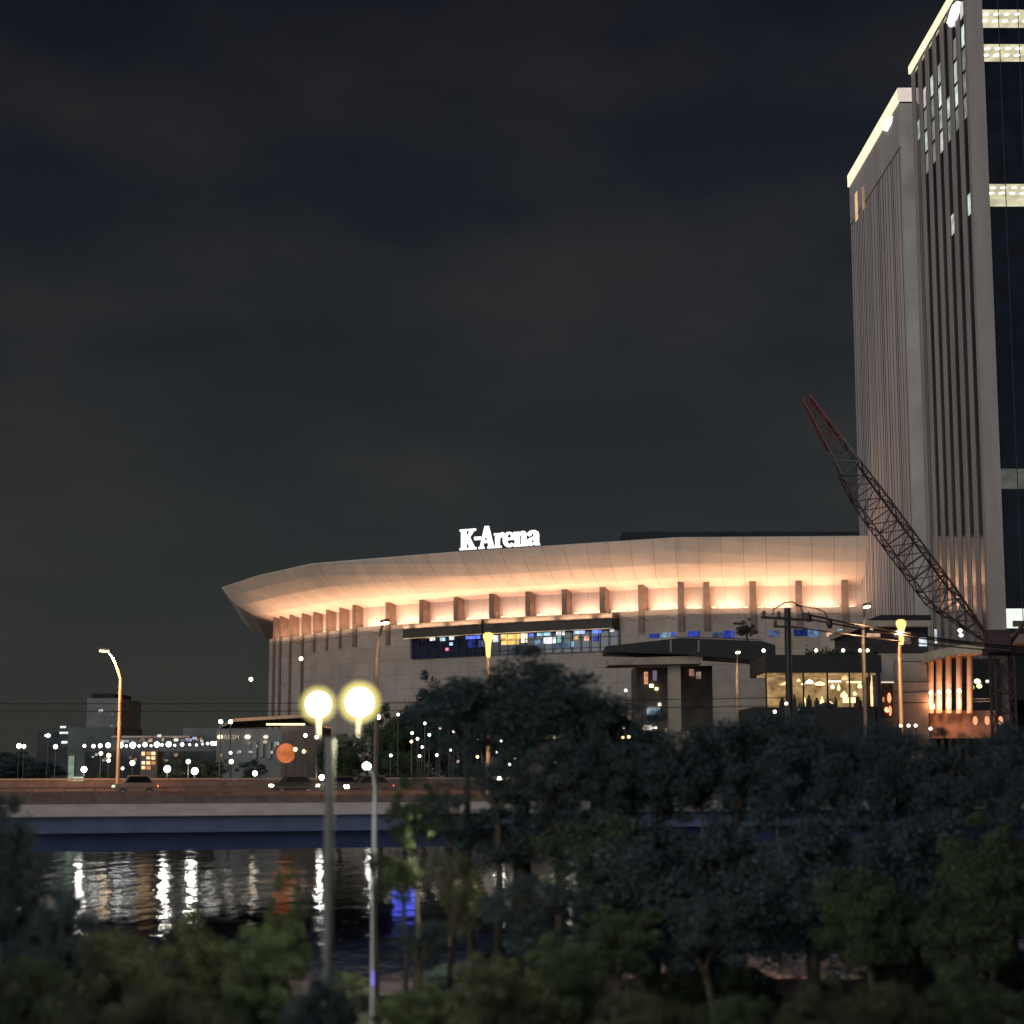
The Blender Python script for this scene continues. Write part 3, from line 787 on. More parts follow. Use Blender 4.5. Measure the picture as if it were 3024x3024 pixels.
deck = thing('pedestrian_deck', 'dark raised pedestrian deck with pale soffit on one thick pillar, in front of the arena', 'footbridge', (15, 285, GZ))
mb = MB()
a, b_, c_, d_ = at(1790, 1908, 285), at(2010, 1884, 285), at(2250, 1893, 285), at(2290, 1905, 285)
pts = [(a, 1925), (b_, 1932), (c_, 1950), (d_, 1990)]
for (p, yb), (q, yc) in zip(pts[:-1], pts[1:]):
    zp = at(1800, yb, 285).z; zq = at(1800, yc, 285).z
    mb.hexa([(p.x, 285, zp), (q.x, 285, zq), (q.x, 297, zq), (p.x, 297, zp)], [(p.x, 285, p.z), (q.x, 285, q.z), (q.x, 297, q.z), (p.x, 297, p.z)])
mb.build('girder', M_DARK, deck)
mb = MB(); a, b_ = at(1800, 1938, 284.2), at(2078, 1932, 284.2)
mb.hexa([(a.x, 286, a.z - 1.3), (b_.x, 286, b_.z - 1.4), (b_.x, 296, b_.z - 1.4), (a.x, 296, a.z - 1.3)], [(a.x, 286, a.z - .2), (b_.x, 286, b_.z - .1), (b_.x, 296, b_.z - .1), (a.x, 296, a.z - .2)])
mb.build('soffit', mat('cream_soffit', (.36, .29, .22), .8, .15, .6), deck)
a, b_ = at(1974, 1955, 288), at(2014, 2300, 288)
MB().box(a.x, b_.x, 288, 290.5, GZ, a.z).build('pillar', M_BEIGE, deck)
mb = MB()
for px in (1978, 2060):
    a, b_ = at(px, 1890, 284.9), at(px + 6, 1925, 284.9); mb.box(a.x, b_.x, 284.85, 284.99, b_.z, a.z)
mb.build('fascia_rib', M_GREY, deck)
mb = MB(); a, b_, c_ = at(1990, 1881, 285.2), at(2120, 1884, 285.2), at(2250, 1890, 285.2)
mb.bar(a, b_, .12).bar(b_, c_, .12); mb.build('handrail', M_DARK, deck)
mall = thing('waterside_arcade', 'dim shop arcade with warm lit doorways below the pedestrian deck', 'building', (18, 300, GZ))
mb = MB(); blk(mb, 1880, 2110, 1966, 2400, 300, 14); mb.build('wall', mat('arcade_wall', (.09, .075, .065), .8, .3, .4), mall)
for x0, x1, y0, y1, c_, s_ in ((1902, 1914, 1984, 2020, (1, .45, .25), .5), (1918, 1930, 2020, 2030, (1, .85, .6), 2.0), (1934, 1944, 2030, 2038, (1, .8, .4), 2.0), (2036, 2050, 1976, 1996, (1, .5, .4), .35), (2056, 2070, 1984, 2004, (.9, .6, .5), .25), (1928, 1940, 1980, 2010, (.4, .3, .5), .25), (1944, 1952, 2076, 2084, (1, .85, .6), 2.2), (1910, 1950, 2088, 2112, (.45, .62, .75), .45),
                              (1898, 1924, 2142, 2156, (1, .9, .75), .8), (1924, 1940, 2146, 2152, (1, .95, .85), 2.0), (2038, 2054, 2176, 2190, (1, .85, .45), 2.2), (2056, 2070, 2176, 2188, (1, .8, .4), 1.8), (2010, 2036, 2160, 2186, (.6, .45, .35), .3), (1850, 1862, 2164, 2182, (1, .35, .15), 1.6), (1980, 2004, 2040, 2060, (.6, .45, .35), .3), (1964, 2000, 2150, 2185, (.5, .38, .3), .28)):
    mb = MB(); blk(mb, x0, x1, y0, y1, 299.6, .3); mb.build('lit_window', glow('arcade_%d_%d' % (x0, y0), c_, s_, .5, .8), mall)

# ------------------------------------------------------------------ left bank: ferry hall, row of pier lamps, far blocks
hall = thing('ferry_hall', 'low waterside hall with orange lit canopy, brown end block and dim lettering', 'building', (-40, 262, GZ))
mb = MB()
A_, B_, C_, D_ = at(690, 2130, 262), at(948, 2116, 262), at(948, 2147, 300), at(648, 2154, 300)
cz = A_.z
for q in (A_, B_, C_, D_): pass
zc = at(800, 2120, 262).z
P4 = [at_z(692, 2131, zc), at_z(950, 2116, zc + .9), at_z(952, 2142, zc + .9), at_z(646, 2152, zc)]
mb.hexa(P4, [Vector(p) + Vector((0, 0, .5)) for p in P4])
mb.build('canopy', mat('canopy_cream', (.55, .42, .30), .7, .1, .5, stretch=(2, .2, 1)), hall)
YB = 268
mb = MB(); a, b_ = at(832, 2143, YB), at(948, 2330, YB); mb.box(a.x, b_.x, YB, YB + 14, GZ, a.z); mb.build('end_block', M_BROWN, hall)
mb = MB(); a, b_ = at(786, 2136, YB - .6), at(900, 2142, YB - .6); mb.box(a.x, b_.x, YB - .6, YB - .2, b_.z, a.z); mb.build('canopy_light', glow('canopy_tube', (1, .86, .52), 1.5), hall)
mb = MB(); a, b_ = at(640, 2152, YB + 6), at(832, 2330, YB + 6); mb.box(a.x, b_.x, YB + 6, YB + 16, GZ, a.z); mb.build('wall', M_GREY, hall)
for i, (px0, px1) in enumerate(((690, 712), (714, 728), (776, 790))):
    a, b_ = at(px0, 2170, YB + 5.8), at(px1, 2184, YB + 5.8)
for px, r_, c_, s_ in ((650, 9, (1, .82, .5), 1.6), (731, 9, (1, .86, .62), 1.6), (785, 8, (1, .85, .7), .9), (783, 7, (.9, .75, .6), .5)):
    p = at(px, 2176 if px != 783 else 2191, YB + 5.6); MB().ball(p, r_ * YB / F, 10, .7).build('wall_lamp', glow('hall_lamp_%d' % px, c_, s_), hall)
def text_mesh(word, p, h, m, parent):
    cu = bpy.data.curves.new('lettering', 'FONT'); cu.body = word; cu.size = h; cu.extrude = .06
    tmp = bpy.data.objects.new('lettering_curve', cu); C.objects.link(tmp)
    me = bpy.data.meshes.new_from_object(tmp.evaluated_get(bpy.context.evaluated_depsgraph_get()))
    bpy.data.objects.remove(tmp)
    me.materials.clear(); me.materials.append(m)
    me.transform(Matrix.Translation(Vector(p) - world_loc(parent)) @ Matrix.Rotation(R(90), 4, 'X'))
    o = bpy.data.objects.new('lettering', me); C.objects.link(o); o.parent = parent
text_mesh('RRSM', at(661, 2183, YB + 5.85), .98, glow('lettering_dim', (1, .80, .58), .42), hall)
lamp_light('AREA', at(800, 2150, 275), 3000, (1, .52, .22), hall, size=20, direction=(0, 0, 1), sy=14)
mb = MB()
for px, y0, y1 in ((748, 2190, 2240), (768, 2190, 2236), (790, 2190, 2240)):
    a, b_ = at(px, y0, YB + 5.7), at(px + 9, y1, YB + 5.7); mb.box(a.x, b_.x, YB + 5.7, YB + 5.98, b_.z, a.z)
mb.build('wall_panel', M_PALE, hall)
mb = MB(); a, b_ = at(540, 2150, 300), at(650, 2330, 300); mb.box(a.x, b_.x, 300, 312, GZ, a.z); 
tag(mb.build('grey_annex', mat('annex_grey', (.16, .16, .155), .8, .25, .3)), 'small grey annex block with mottled wall beside the ferry hall', 'building')
pier_hall = thing('pier_building', 'long low waterside building with pinkish parapet behind the row of white pier lamps', 'building', (-58, 285, GZ))
mb = MB(); a, b_ = at(330, 2178, 285), at(645, 2330, 285); mb.box(a.x, b_.x, 285, 297, GZ, a.z); mb.build('wall', mat('pier_wall', (.10, .10, .10), .8, .3, .3), pier_hall)
mb = MB(); a, b_ = at(328, 2173, 284.6), at(560, 2177, 284.6); mb.box(a.x, b_.x, 284.6, 297.4, a.z - .28, a.z); mb.build('parapet', mat('pink_parapet', (.42, .30, .25), .8, .3, .6), pier_hall)
mb = MB(); a, b_ = at(250, 2218, 280), at(650, 2330, 280); mb.box(a.x, b_.x, 280, 284.5, GZ, a.z); mb.build('lower_storey', mat('pier_dark', (.03, .03, .03), .8, .3, .5), pier_hall)
for px, py, c_, s_ in ((560, 2185, (.6, .7, 1), .5), (575, 2180, (.6, .75, 1), .8), (540, 2186, (.6, .65, .9), .3), (520, 2185, (.9, .9, .7), .9), (470, 2173, (.9, 1, .9), .6)):
    mb = MB(); blk(mb, px - 6, px + 6, py - 4, py + 4, 284.4, .15); mb.build('lit_window', glow('pier_window_%d' % px, c_, s_, .5, 1), pier_hall)
pl_ = thing('pier_lamp', 'round white lamp in the long row on the pier building', 'lamp', (0, 0, 0), 'row of white pier lamps')
MB().tube([(0, 0, -1.6), (0, 0, 0)], .07, 6).build('post', M_POLED, pl_)
MB().ball((0, 0, .1), .36, 12).build('globe', glow('pier_globe', (.97, 1, .97), 6), pl_)
spots = [(249, 2204, .7), (276, 2205, .8), (296, 2204, .9), (319, 2203, 1.1), (355, 2203, 1.35), (373, 2204, .6), (392, 2203, 1.35), (411, 2204, .6), (428, 2201, 1), (446, 2203, .5), (463, 2201, 1.2), (478, 2201, .6), (498, 2200, 1.2), (516, 2202, .5), (538, 2200, .8), (560, 2200, .5), (613, 2197, .6), (627, 2197, .9), (637, 2197, .9), (580, 2201, .5), (598, 2198, .45)]
for i, (px, py, s_) in enumerate(spots):
    p = at(px, py, 279.5)
    if i == 0: pl_.location = p; pl_.scale = (s_,) * 3
    else: dup(pl_, p, scale=s_)
gt = thing('grey_office_block', 'faint grey tower block behind the pier, left of the tall arena', 'building', (-100, 430, GZ))
a, b_ = at(258, 2062, 420), at(345, 2300, 420)
MB().box(a.x, b_.x, 420, 445, GZ, a.z).build('wall', M_GREY, gt)
MB().box(a.x + .5, b_.x - 1.5, 422, 440, a.z + .01, a.z + 1.2).build('roof_house', M_ROOF, gt)
pb_ = thing('pale_glass_block', 'pale greenish block with bright lit foot at the water edge, behind the bridge lamp', 'building', (-70, 300, GZ))
a, b_ = at(202, 2148, 300), at(335, 2330, 300)
MB().box(a.x, b_.x, 300, 322, GZ, a.z).build('wall', mat('green_grey_wall', (.11, .125, .11), .7, .3, .15), pb_)
mb = MB(); blk(mb, 203, 216, 2232, 2306, 299.7, .25); mb.build('lit_corner', glow('lit_corner', (.75, 1, .72), .32, .4, .3), pb_)
mb = MB(); blk(mb, 216, 250, 2294, 2307, 299.7, .25); mb.build('lit_entrance', glow('lit_entrance', (.82, 1, .75), .6, .3, .4), pb_)
db = thing('dark_apartment_block', 'dark low block with two small white lights, far along the bank', 'building', (-110, 330, GZ))
a, b_ = at(110, 2162, 340), at(202, 2330, 340); MB().box(a.x, b_.x, 340, 360, GZ, a.z).build('wall', mat('night_wall', (.05, .055, .06), .8, .3, .2), db)
for px, py, w in ((188, 2164, 12), (140, 2172, 8), (190, 2192, 8), (186, 2147, 8)):
    mb = MB(); blk(mb, px - w, px + w, py - 3, py + 3, 339.6, .25); mb.build('lit_window', glow('dark_block_light_%d' % py, (.9, .98, 1), 1.4, .4, .5), db)

# ------------------------------------------------------------------ the bridge
BX0, BY0, BSL = 0.0, 123.0, 0.30
bang = math.atan(BSL)
bd = Vector((math.cos(bang), math.sin(bang), 0)); bn = Vector((-math.sin(bang), math.cos(bang), 0))
def bpt(u, v, z):
    p = Vector((BX0, BY0, 0)) + bd * u + bn * v
    return Vector((p.x, p.y, z))
bridge = thing('road_bridge', 'wide road bridge with blue girders, pale concrete edge and brown rails over the river', 'bridge', (BX0, BY0, 0))
zE, zEb = at(343, 2375, 115).z, at(343, 2411, 115).z
zg1, zg2 = at(500, 2461, 115).z, at(500, 2517, 115).z
BW = 34.0
def blong(name, v0, v1, z0, z1, m, u0=-110, u1=130):
    p = [bpt(u0, v0, 0), bpt(u1, v0, 0), bpt(u1, v1, 0), bpt(u0, v1, 0)]
    return MB().prism([q[:2] for q in p], z0, z1).build(name, m, bridge)
blong('deck_slab', -.0, BW, zEb, zE - .02, M_EDGE)
blong('edge_beam', -.25, -.003, zEb, zE, M_EDGE)
blong('road_surface', 1.4, BW - 1.2, zE - .016, zE + .03, M_ASPH)
blong('girder', .25, .9, zg1, zEb - .003, M_GIRD)
blong('lower_girder', 1.3, BW - 1, zg2, zg1 + .4, M_GIRD2)
blong('near_parapet', .0, .25, zE + .003, zE + .52, M_RAIL)
blong('far_parapet', BW - .8, BW - .4, zE, zE + 1.15, M_RAIL)
blong('median_kerb', BW * .45, BW * .45 + .6, zE + .034, zE + .55, mat('kerb_brown', (.20, .12, .09), .8, .2, 1))
mb = MB()
for i in range(-55, 65):
    u = i * 2.0
    a = bpt(u, .12, zE + .53); mb.bar(a, a + Vector((0, 0, .5)), .09)
mb.bar(bpt(-110, .12, zE + 1.04), bpt(130, .12, zE + 1.04), .1, .1)
mb.bar(bpt(-110, .12, zE + .8), bpt(130, .12, zE + .8), .05, .05)
mb.build('near_rail', M_RAIL, bridge)
mb = MB(); mb.bar(bpt(-110, BW - .6, zE + 1.28), bpt(130, BW - .6, zE + 1.28), .12, .14); mb.build('far_rail', mat('pale_rail', (.42, .30, .24), .5, .15, 2), bridge)
for u in (34, 70, 105):
    mb = MB()
    p = [bpt(u - 1.4, 4, 0), bpt(u + 1.4, 4, 0), bpt(u + 1.4, BW - 4, 0), bpt(u - 1.4, BW - 4, 0)]
    mb.prism([q[:2] for q in p], -1.5, zg2 - .003); mb.build('pier', M_CONC, bridge)

# street lamps on the bridge
def street_lamp(px, ptop, Y, label, arm, flared=False, energy=2600, pole_m=None, base_z=None):
    head = at(px, ptop, Y)
    bz = zE if base_z is None else base_z
    a = Vector(arm)
    base = Vector((head.x - a.x, head.y - a.y, bz))
    o = thing('street_lamp', label, 'street lamp', base, 'sodium street lamps on the bridge')
    h = head.z
    m = pole_m or M_POLEW
    knee = Vector((base.x, base.y, h - 2.4))
    MB().tube([base, base + Vector((0, 0, .9)), base + Vector((0, 0, 1.0)), knee], [.2, .2, .17, .13], 12).build('pole', m, o, smooth=True)
    mid = knee * .45 + Vector((head.x, head.y, h)) * .55 + Vector((-a.x * .0, -a.y * .0, .35))
    MB().tube([knee, knee * .72 + head * .28 + Vector((0, 0, .3)), mid, head], [.13, .11, .1, .09], 10).build('arm', m, o, smooth=True)
    hd = Vector((a.x, a.y, 0)).normalized() if a.length > .1 else Vector((0, -1, 0))
    if flared:
        MB().lathe([(.12, -1.5), (.17, -1.3), (.22, -.4), (.40, .05), (.38, .3), (.2, .42)], head, 14).build('lamp_head', glow('lamp_head_amber', (1, .66, .20), 1.7, .2, 2), o, smooth=True)
    else:
        MB().bar(head - hd * .2 + Vector((0, 0, .05)), head + hd * .75 + Vector((0, 0, .1)), .36, .2).build('lamp_head', M_POLED, o)
        MB().bar(head - hd * .1 - Vector((0, 0, .10)), head + hd * .65 - Vector((0, 0, .06)), .3, .12).build('lens', glow('sodium_lens', (1, .74, .36), 9), o)
    lamp_light('SPOT', head + Vector((0, -1.4 if m is M_POLED else -.3, -.3)), energy * .95, (1, .54, .27), o, .2, direction=(0, .02, -1), spot=150)
    if m is M_POLED: energy *= .06
    lamp_light('POINT', head + Vector((0, -1.6, -2.2)), energy * .035, (1, .5, .18), o, .2)  # two added point lights in front of the pole, brightening its length
    lamp_light('POINT', head + Vector((0, -1.6, -6.2)), energy * .022, (1, .5, .18), o, .2)
    return o
street_lamp(318, 1920, 146, 'orange lit street lamp with curved arm, alone at the far edge of the bridge', (-1.15, -.1, 0), energy=9000)
street_lamp(1132, 1838, 128, 'street lamp with hooded amber head in front of the arena wall', (.55, -1.0, 0), energy=2500, pole_m=M_POLED)
street_lamp(1442, 1884, 137, 'street lamp with flared yellow head in front of the lit arena shops', (0, -.9, 0), True, energy=4000)
street_lamp(2557, 1790, 136, 'dark street lamp with round glowing head beside the hotel tower joints', (.1, -1.0, 0), energy=3500, pole_m=M_POLED)
street_lamp(2661, 1846, 135, 'bright yellow street lamp lit down its whole pole, before the podium', (0, -.9, 0), True, energy=5000)
street_lamp(2178, 1925, 160, 'street lamp with starry warm white head under the deck tree', (0, -.9, 0), energy=3500, pole_m=M_POLED)

# cars on the bridge
def car(name, label, p, ang, length, col, lights=True, h=1.5):
    o = thing(name, label, 'car', (0, 0, 0), 'cars crossing the bridge')
    L_, w = length / 2, .82
    prof = [(-L_, .35), (-L_, .85), (-L_ * .93, .98), (-L_ * .62, 1.02), (-L_ * .34, h), (L_ * .55, h), (L_ * .86, 1.0), (L_, .9), (L_, .35)]
    MB().hexa([(x, -w, z) for x, z in prof], [(x, w, z) for x, z in prof]).build('body', mat('car_paint_' + name + str(round(col[0], 2)), col, .25, .03, 2, ior=1.8), o)
    g = [(-L_ * .52, 1.05), (-L_ * .31, h - .08), (L_ * .52, h - .08), (L_ * .76, 1.05)]
    for s_ in (-1, 1):
        MB().hexa([(x, s_ * (w + .002), z) for x, z in g], [(x, s_ * (w + .02), z) for x, z in g]).build('side_window', M_GLASS, o)
    MB().hexa([(-L_ * .60, -w * .9, 1.05), (-L_ * .60, w * .9, 1.05), (-L_ * .36, w * .9, h - .06), (-L_ * .36, -w * .9, h - .06)], [(-L_ * .60 - .03, -w * .9, 1.06), (-L_ * .60 - .03, w * .9, 1.06), (-L_ * .36 - .03, w * .9, h - .05), (-L_ * .36 - .03, -w * .9, h - .05)]).build('windscreen', M_GLASS, o)
    for x in (-L_ * .62, L_ * .62):
        for s_ in (-1, 1):
            wl = MB().tube([(x, s_ * (w - .12), .31), (x, s_ * (w + .05), .31)], .31, 16).build('wheel', mat('tyre', (.02, .02, .02), .9, .2, 3), o)
            MB().tube([(x, s_ * (w + .052), .31), (x, s_ * (w + .07), .31)], .18, 12).build('rim', M_POLE, wl)
    for s_ in (-.62, .62):
        MB().ball((-L_ - .02, s_, .72), .12, 10).build('headlight', glow('headlight' if lights else 'headlight_dim', (1, .97, .85), 25 if lights else 2), o)
        MB().ball((L_ + .01, s_, .78), .09, 8).build('tail_light', glow('tail_light', (1, .08, .05), 6), o)
    o.location = p; o.rotation_euler = (0, 0, ang)
    return o
def on_deck(px, v):
    # where the sight line crosses the lane v metres in from the near edge
    k = bpt(-200, v, 0), bpt(200, v, 0)
    p, _ = on_line(px, 2310, [k[0][:2], k[1][:2]])
    return Vector((p.x, p.y, zE + .03))
car('small_car', 'small dark car with pale roof by the lone bridge lamp', on_deck(400, 26), bang, 3.3, (.30, .20, .15), False, 1.62)
car('taxi_car', 'dark car with glowing headlamps on the bridge under the orange globe', on_deck(866, 28), bang, 3.5, (.05, .045, .04))
car('saloon_car', 'car with bright headlamps on the bridge, passing behind the twin globe post', on_deck(1000, 28), bang, 3.5, (.07, .07, .065))
car('wagon_car', 'car with long bright lights on the bridge beside the grey lamp post', on_deck(1090, 22), bang, 3.6, (.09, .09, .085), True, 1.6)

# ------------------------------------------------------------------ poles close by
tw = at(975, 2232, 40)
twin = thing('twin_globe_lamp', 'tall weathered post carrying two blinding yellow white globes', 'street lamp', (tw.x, 40, NZ))
gl = [at(940, 2081, 40), at(1062, 2074, 40)]
zbar = at(975, 2180, 40).z
MB().tube([(tw.x, 40, NZ), (tw.x, 40, zbar)], [.14, .105], 14).build('post', M_POLET, twin, smooth=True)
mb = MB(); mb.bar((gl[0].x - .03, 40, zbar), (gl[1].x + .03, 40, zbar), .05, .05); mb.build('cross_arm', M_POLED, twin)
M_HALO = bpy.data.materials.new('globe_halo'); M_HALO.use_nodes = True      # added emission volume that draws a glare halo around each globe
t = M_HALO.node_tree; t.nodes.clear()
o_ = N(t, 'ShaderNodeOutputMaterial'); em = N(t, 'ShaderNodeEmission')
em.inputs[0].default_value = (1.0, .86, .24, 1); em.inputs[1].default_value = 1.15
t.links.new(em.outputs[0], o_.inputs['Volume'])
for g, r_ in zip(gl, (.25, .285)):
    MB().tube([(g.x, 40, zbar + .04), (g.x, 40, g.z - r_ + .05)], .035, 8).build('bracket', mat('bracket_yellow', (.5, .45, .3), .5, .1, 2), twin)
    gb = MB().ball(g, r_, 24).build('globe', glow('globe_core', (1, .97, .80), 30), twin, smooth=True)
    MB().ball(g, r_ * 1.75, 24).build('halo_shell', M_HALO, gb, smooth=True)
    lamp_light('POINT', g + Vector((0, .7, -.6)), 900, (1, .93, .62), twin, .2)
th = at(1107, 2330, 55)
thin = thing('river_lamp_post', 'slim pale lamp post with small white head, beside the green lit tree', 'street lamp', (th.x, 55, NZ))
MB().tube([(th.x, 55, NZ), (th.x, 55, 6), (th.x, 55, at(1107, 2400, 55).z), (th.x, 55, th.z)], [.10, .09, .07, .05], 12).build('pole', M_POLE, thin, smooth=True)
hd = at(1083, 2262, 55)
MB().tube([(th.x, 55, th.z), (th.x - .05, 55, th.z + .4), (hd.x + .06, 55, hd.z - .05), hd], [.05, .035, .03, .03], 8).build('arm', M_POLE, thin, smooth=True)
MB().ball(hd, .105, 12, .8).build('lamp_head', glow('river_lamp_head', (1, .98, .95), 16), thin, smooth=True)
lamp_light('SPOT', hd + Vector((1.75, .5, -.5)), 3200, (1, .95, .68), thin, .1, direction=(-.05, -.05, -1), spot=70)  # added fill spot, set off from the lamp head over the green tree
bb = at(1108, 2888, 55); MB().box(bb.x - .09, bb.x + .09, 54.8, 54.89, bb.z - .2, bb.z + .2).build('blue_sticker', glow('blue_marker', (.25, .25, 1), .9), thin)

# utility pole with cross arms and wires
YU = 131.0
up = at(2325, 1795, YU)
util = thing('utility_pole', 'dark utility pole with cross arms and cable loops before the lit arena', 'utility pole', (up.x, YU, zE))
MB().tube([(up.x, YU, zE), (up.x, YU, up.z)], [.30, .24], 14).build('pole', M_DARK, util, smooth=True)
a, b_ = at(2247, 1823, YU - .3), at(2400, 1832, YU - .3); MB().bar(a, b_, .2, .18).build('cross_arm', M_DARK, util)
a, b_ = at(2284, 1850, YU - .3), at(2350, 1852, YU - .3); MB().bar(a, b_, .17, .15).build('cross_arm', M_DARK, util)
for px, py in ((2256, 1814), (2300, 1816), (2372, 1818), (2388, 1819), (2290, 1842)):
    p = at(px, py + 8, YU - .3); MB().lathe([(.09, 0), (.17, .08), (.09, .2), (.17, .3), (.07, .48)], p, 8).build('insulator', mat('insulator', (.12, .10, .09), .3, .2, 3), util)
MB().tube([at(2282, 1816, YU - .2), at(2284, 1800, YU - .2), at(2316, 1780, YU - .2), at(2340, 1777, YU - .2), at(2362, 1790, YU - .2), at(2376, 1822, YU - .2)], .05, 6).build('cable_loop', M_DARK, util)
MB().tube([at(2350, 1788, YU - .2), at(2410, 1796, YU - .2), at(2436, 1808, YU - .2), at(2448, 1838, YU - .2)], .05, 6).build('cable_loop', M_DARK, util)
for i, (x0, y0, x1, y1, sag, yy) in enumerate(((2372, 1812, 3150, 1918, 20, 142), (2388, 1828, 3150, 1928, 14, 142), (2350, 1852, 3150, 1936, 10, 142))):
    a, b_ = at(x0, y0, YU - .3), at(x1, y1, yy)
    pts = [a.lerp(b_, k / 16) - Vector((0, 0, sag * YU / F * 4 * (k / 16) * (1 - k / 16))) for k in range(17)]
    tag(MB().tube(pts, [.075, .065, .05][i], 6).build('overhead_wire', M_DARK), ['topmost sagging black wire running off the utility pole past the podium', 'middle black wire from the utility pole crossing the yellow street lamp', 'lowest black wire from the utility pole above the lit yellow shop'][i], 'wire', 'wires from the utility pole')
jx = [(2446, 1838), (2376, 1822)]
MB().ball(at(2450, 1842, YU - .3), .24, 8, 1.6).build('cable_clamp', M_DARK, util)
MB().ball(at(2388, 1826, YU - .3), .24, 8, 1.2).build('cable_clamp', M_DARK, util)
for i, (ya, yb) in enumerate(((2076, 2060), (2098, 2084))):
    a, b_ = at(-300, ya, YU), at(2322, yb, YU)
    pts = [a.lerp(b_, k / 20) - Vector((0, 0, .2 * 4 * (k / 20) * (1 - k / 20))) for k in range(21)]
    tag(MB().tube(pts, .03, 6).build('overhead_wire', M_DARK), ['upper of the two thin dark wires crossing behind the twin globes', 'lower of the two thin dark wires crossing just above the orange canopy'][i], 'wire', 'thin wires over the river')

# ------------------------------------------------------------------ luffing crane
YC = 185.0
crane = thing('luffing_crane', 'dark red lattice crane whose long boom leans across both towers', 'crane', (at(2960, 2000, YC).x, YC, GZ))
foot, tip = at(2935, 1905, YC), at(2388, 1166, YC)
ax = (tip - foot); Lb = ax.length; ax.normalize()
side = Vector((0, 1, 0)); upv = side.cross(ax).normalized()
if upv.z < 0: upv = -upv
NB = 22
def station(k, w0=3.0):
    t_ = k / NB
    w = w0 * (min(1, t_ / .22) * .93 + .07) if t_ < .22 else (w0 if t_ < .62 else w0 * (1 - .72 * (t_ - .62) / .38))
    c_ = foot + ax * (Lb * t_) - upv * (w * .5)
    dd = w * .42
    return [c_ + side * dd + upv * w * .5, c_ - side * dd + upv * w * .5, c_ - side * dd - upv * w * .5, c_ + side * dd - upv * w * .5]
M_CRANE = mat('crane_dark_red', (.055, .027, .028), .6, .3, 1.2)
M_CRANE_R = mat('crane_red', (.13, .032, .03), .55, .2, 1.2)
M_CRANE_W = mat('crane_white', (.10, .085, .085), .6, .15, 1.2)
for nm, k0, k1, m in (('boom_section', 0, 13, M_CRANE), ('boom_section', 13, 16, M_CRANE), ('boom_section', 16, 18, M_CRANE_W), ('boom_tip', 18, NB, M_CRANE_R)):
    mb = MB()
    for k in range(k0, k1):
        A, B = station(k), station(k + 1)
        for j in range(4):
            mb.bar(A[j], B[j], .19 if j < 2 else .12)
            mb.bar(A[j], A[(j + 1) % 4], .10)
            mb.bar(A[j], B[(j + 1) % 4], .10) if (k + j) % 2 else mb.bar(A[(j + 1) % 4], B[j], .10)
        for j in (0, 2):
            mm = (A[j] + B[j]) / 2; mb.bar(mm, (A[(j + 1) % 4] + B[(j + 1) % 4]) / 2, .07)
            mb.bar(A[(j+1)%4], mm, .06)
    mb.build(nm, m, crane)
mx_, mz = crane.location.x, foot.z - 1.0
mb = MB()
for k in range(9):
    z0, z1 = GZ + (mz - GZ) * k / 9, GZ + (mz - GZ) * (k + 1) / 9
    cs = [(mx_ - 1, YC - 1), (mx_ + 1, YC - 1), (mx_ + 1, YC + 1), (mx_ - 1, YC + 1)]
    for j in range(4):
        mb.bar((*cs[j], z0), (*cs[j], z1), .22); mb.bar((*cs[j], z0), (*cs[(j + 1) % 4], z1), .12); mb.bar((*cs[j], z1), (*cs[(j + 1) % 4], z1), .1)
mb.build('mast', M_CRANE, crane)
MB().box(mx_ - 1.6, mx_ + 7.5, YC - 1.6, YC + 1.6, mz, mz + .7).build('turntable', M_CRANE, crane)
MB().prism([(mx_ - 2.2, YC - 3.0), (mx_ + .2, YC - 3.0), (mx_ + .2, YC - 1.65), (mx_ - 2.2, YC - 1.65)], mz + .1, mz + 2.4).build('cab', M_CRANE, crane)
MB().box(mx_ + 4.5, mx_ + 7.4, YC - 1.8, YC + 1.8, mz + .72, mz + 2.6).build('counterweight', M_CONC, crane)
mb = MB(); apex = Vector((mx_ + 3.6, YC, mz + 4.6))
for s_ in (-1.1, 1.1):
    mb.bar((mx_ + .4, YC + s_, mz + .7), apex, .25); mb.bar((mx_ + 6.5, YC + s_, mz + .7), apex, .2)
mb.build('a_frame', M_CRANE, crane)
# ------------------------------------------------------------------ trees
def leaf_mat(name, lo, hi, sc):
    m = bpy.data.materials.new(name); m.use_nodes = True
    t = m.node_tree; b = t.nodes['Principled BSDF']
    b.inputs['Roughness'].default_value = .6
    b.inputs['Specular IOR Level'].default_value = .25
    tcn = N(t, 'ShaderNodeTexCoord'); n = N(t, 'ShaderNodeTexNoise'); n.inputs['Scale'].default_value = sc; n.inputs['Detail'].default_value = 8; n.inputs['Roughness'].default_value = .72
    t.links.new(tcn.outputs['Object'], n.inputs['Vector'])
    r = N(t, 'ShaderNodeValToRGB')
    r.color_ramp.elements[0].position, r.color_ramp.elements[0].color = .36, (*lo, 1)
    r.color_ramp.elements[1].position, r.color_ramp.elements[1].color = .66, (*hi, 1)
    t.links.new(n.outputs[0], r.inputs[0]); t.links.new(r.outputs[0], b.inputs['Base Color'])
    tl = N(t, 'ShaderNodeBsdfTranslucent'); t.links.new(r.outputs[0], tl.inputs[0])
    mx = N(t, 'ShaderNodeMixShader'); mx.inputs[0].default_value = .3
    o = t.nodes['Material Output']
    t.links.new(b.outputs[0], mx.inputs[1]); t.links.new(tl.outputs[0], mx.inputs[2]); t.links.new(mx.outputs[0], o.inputs[0])
    return m
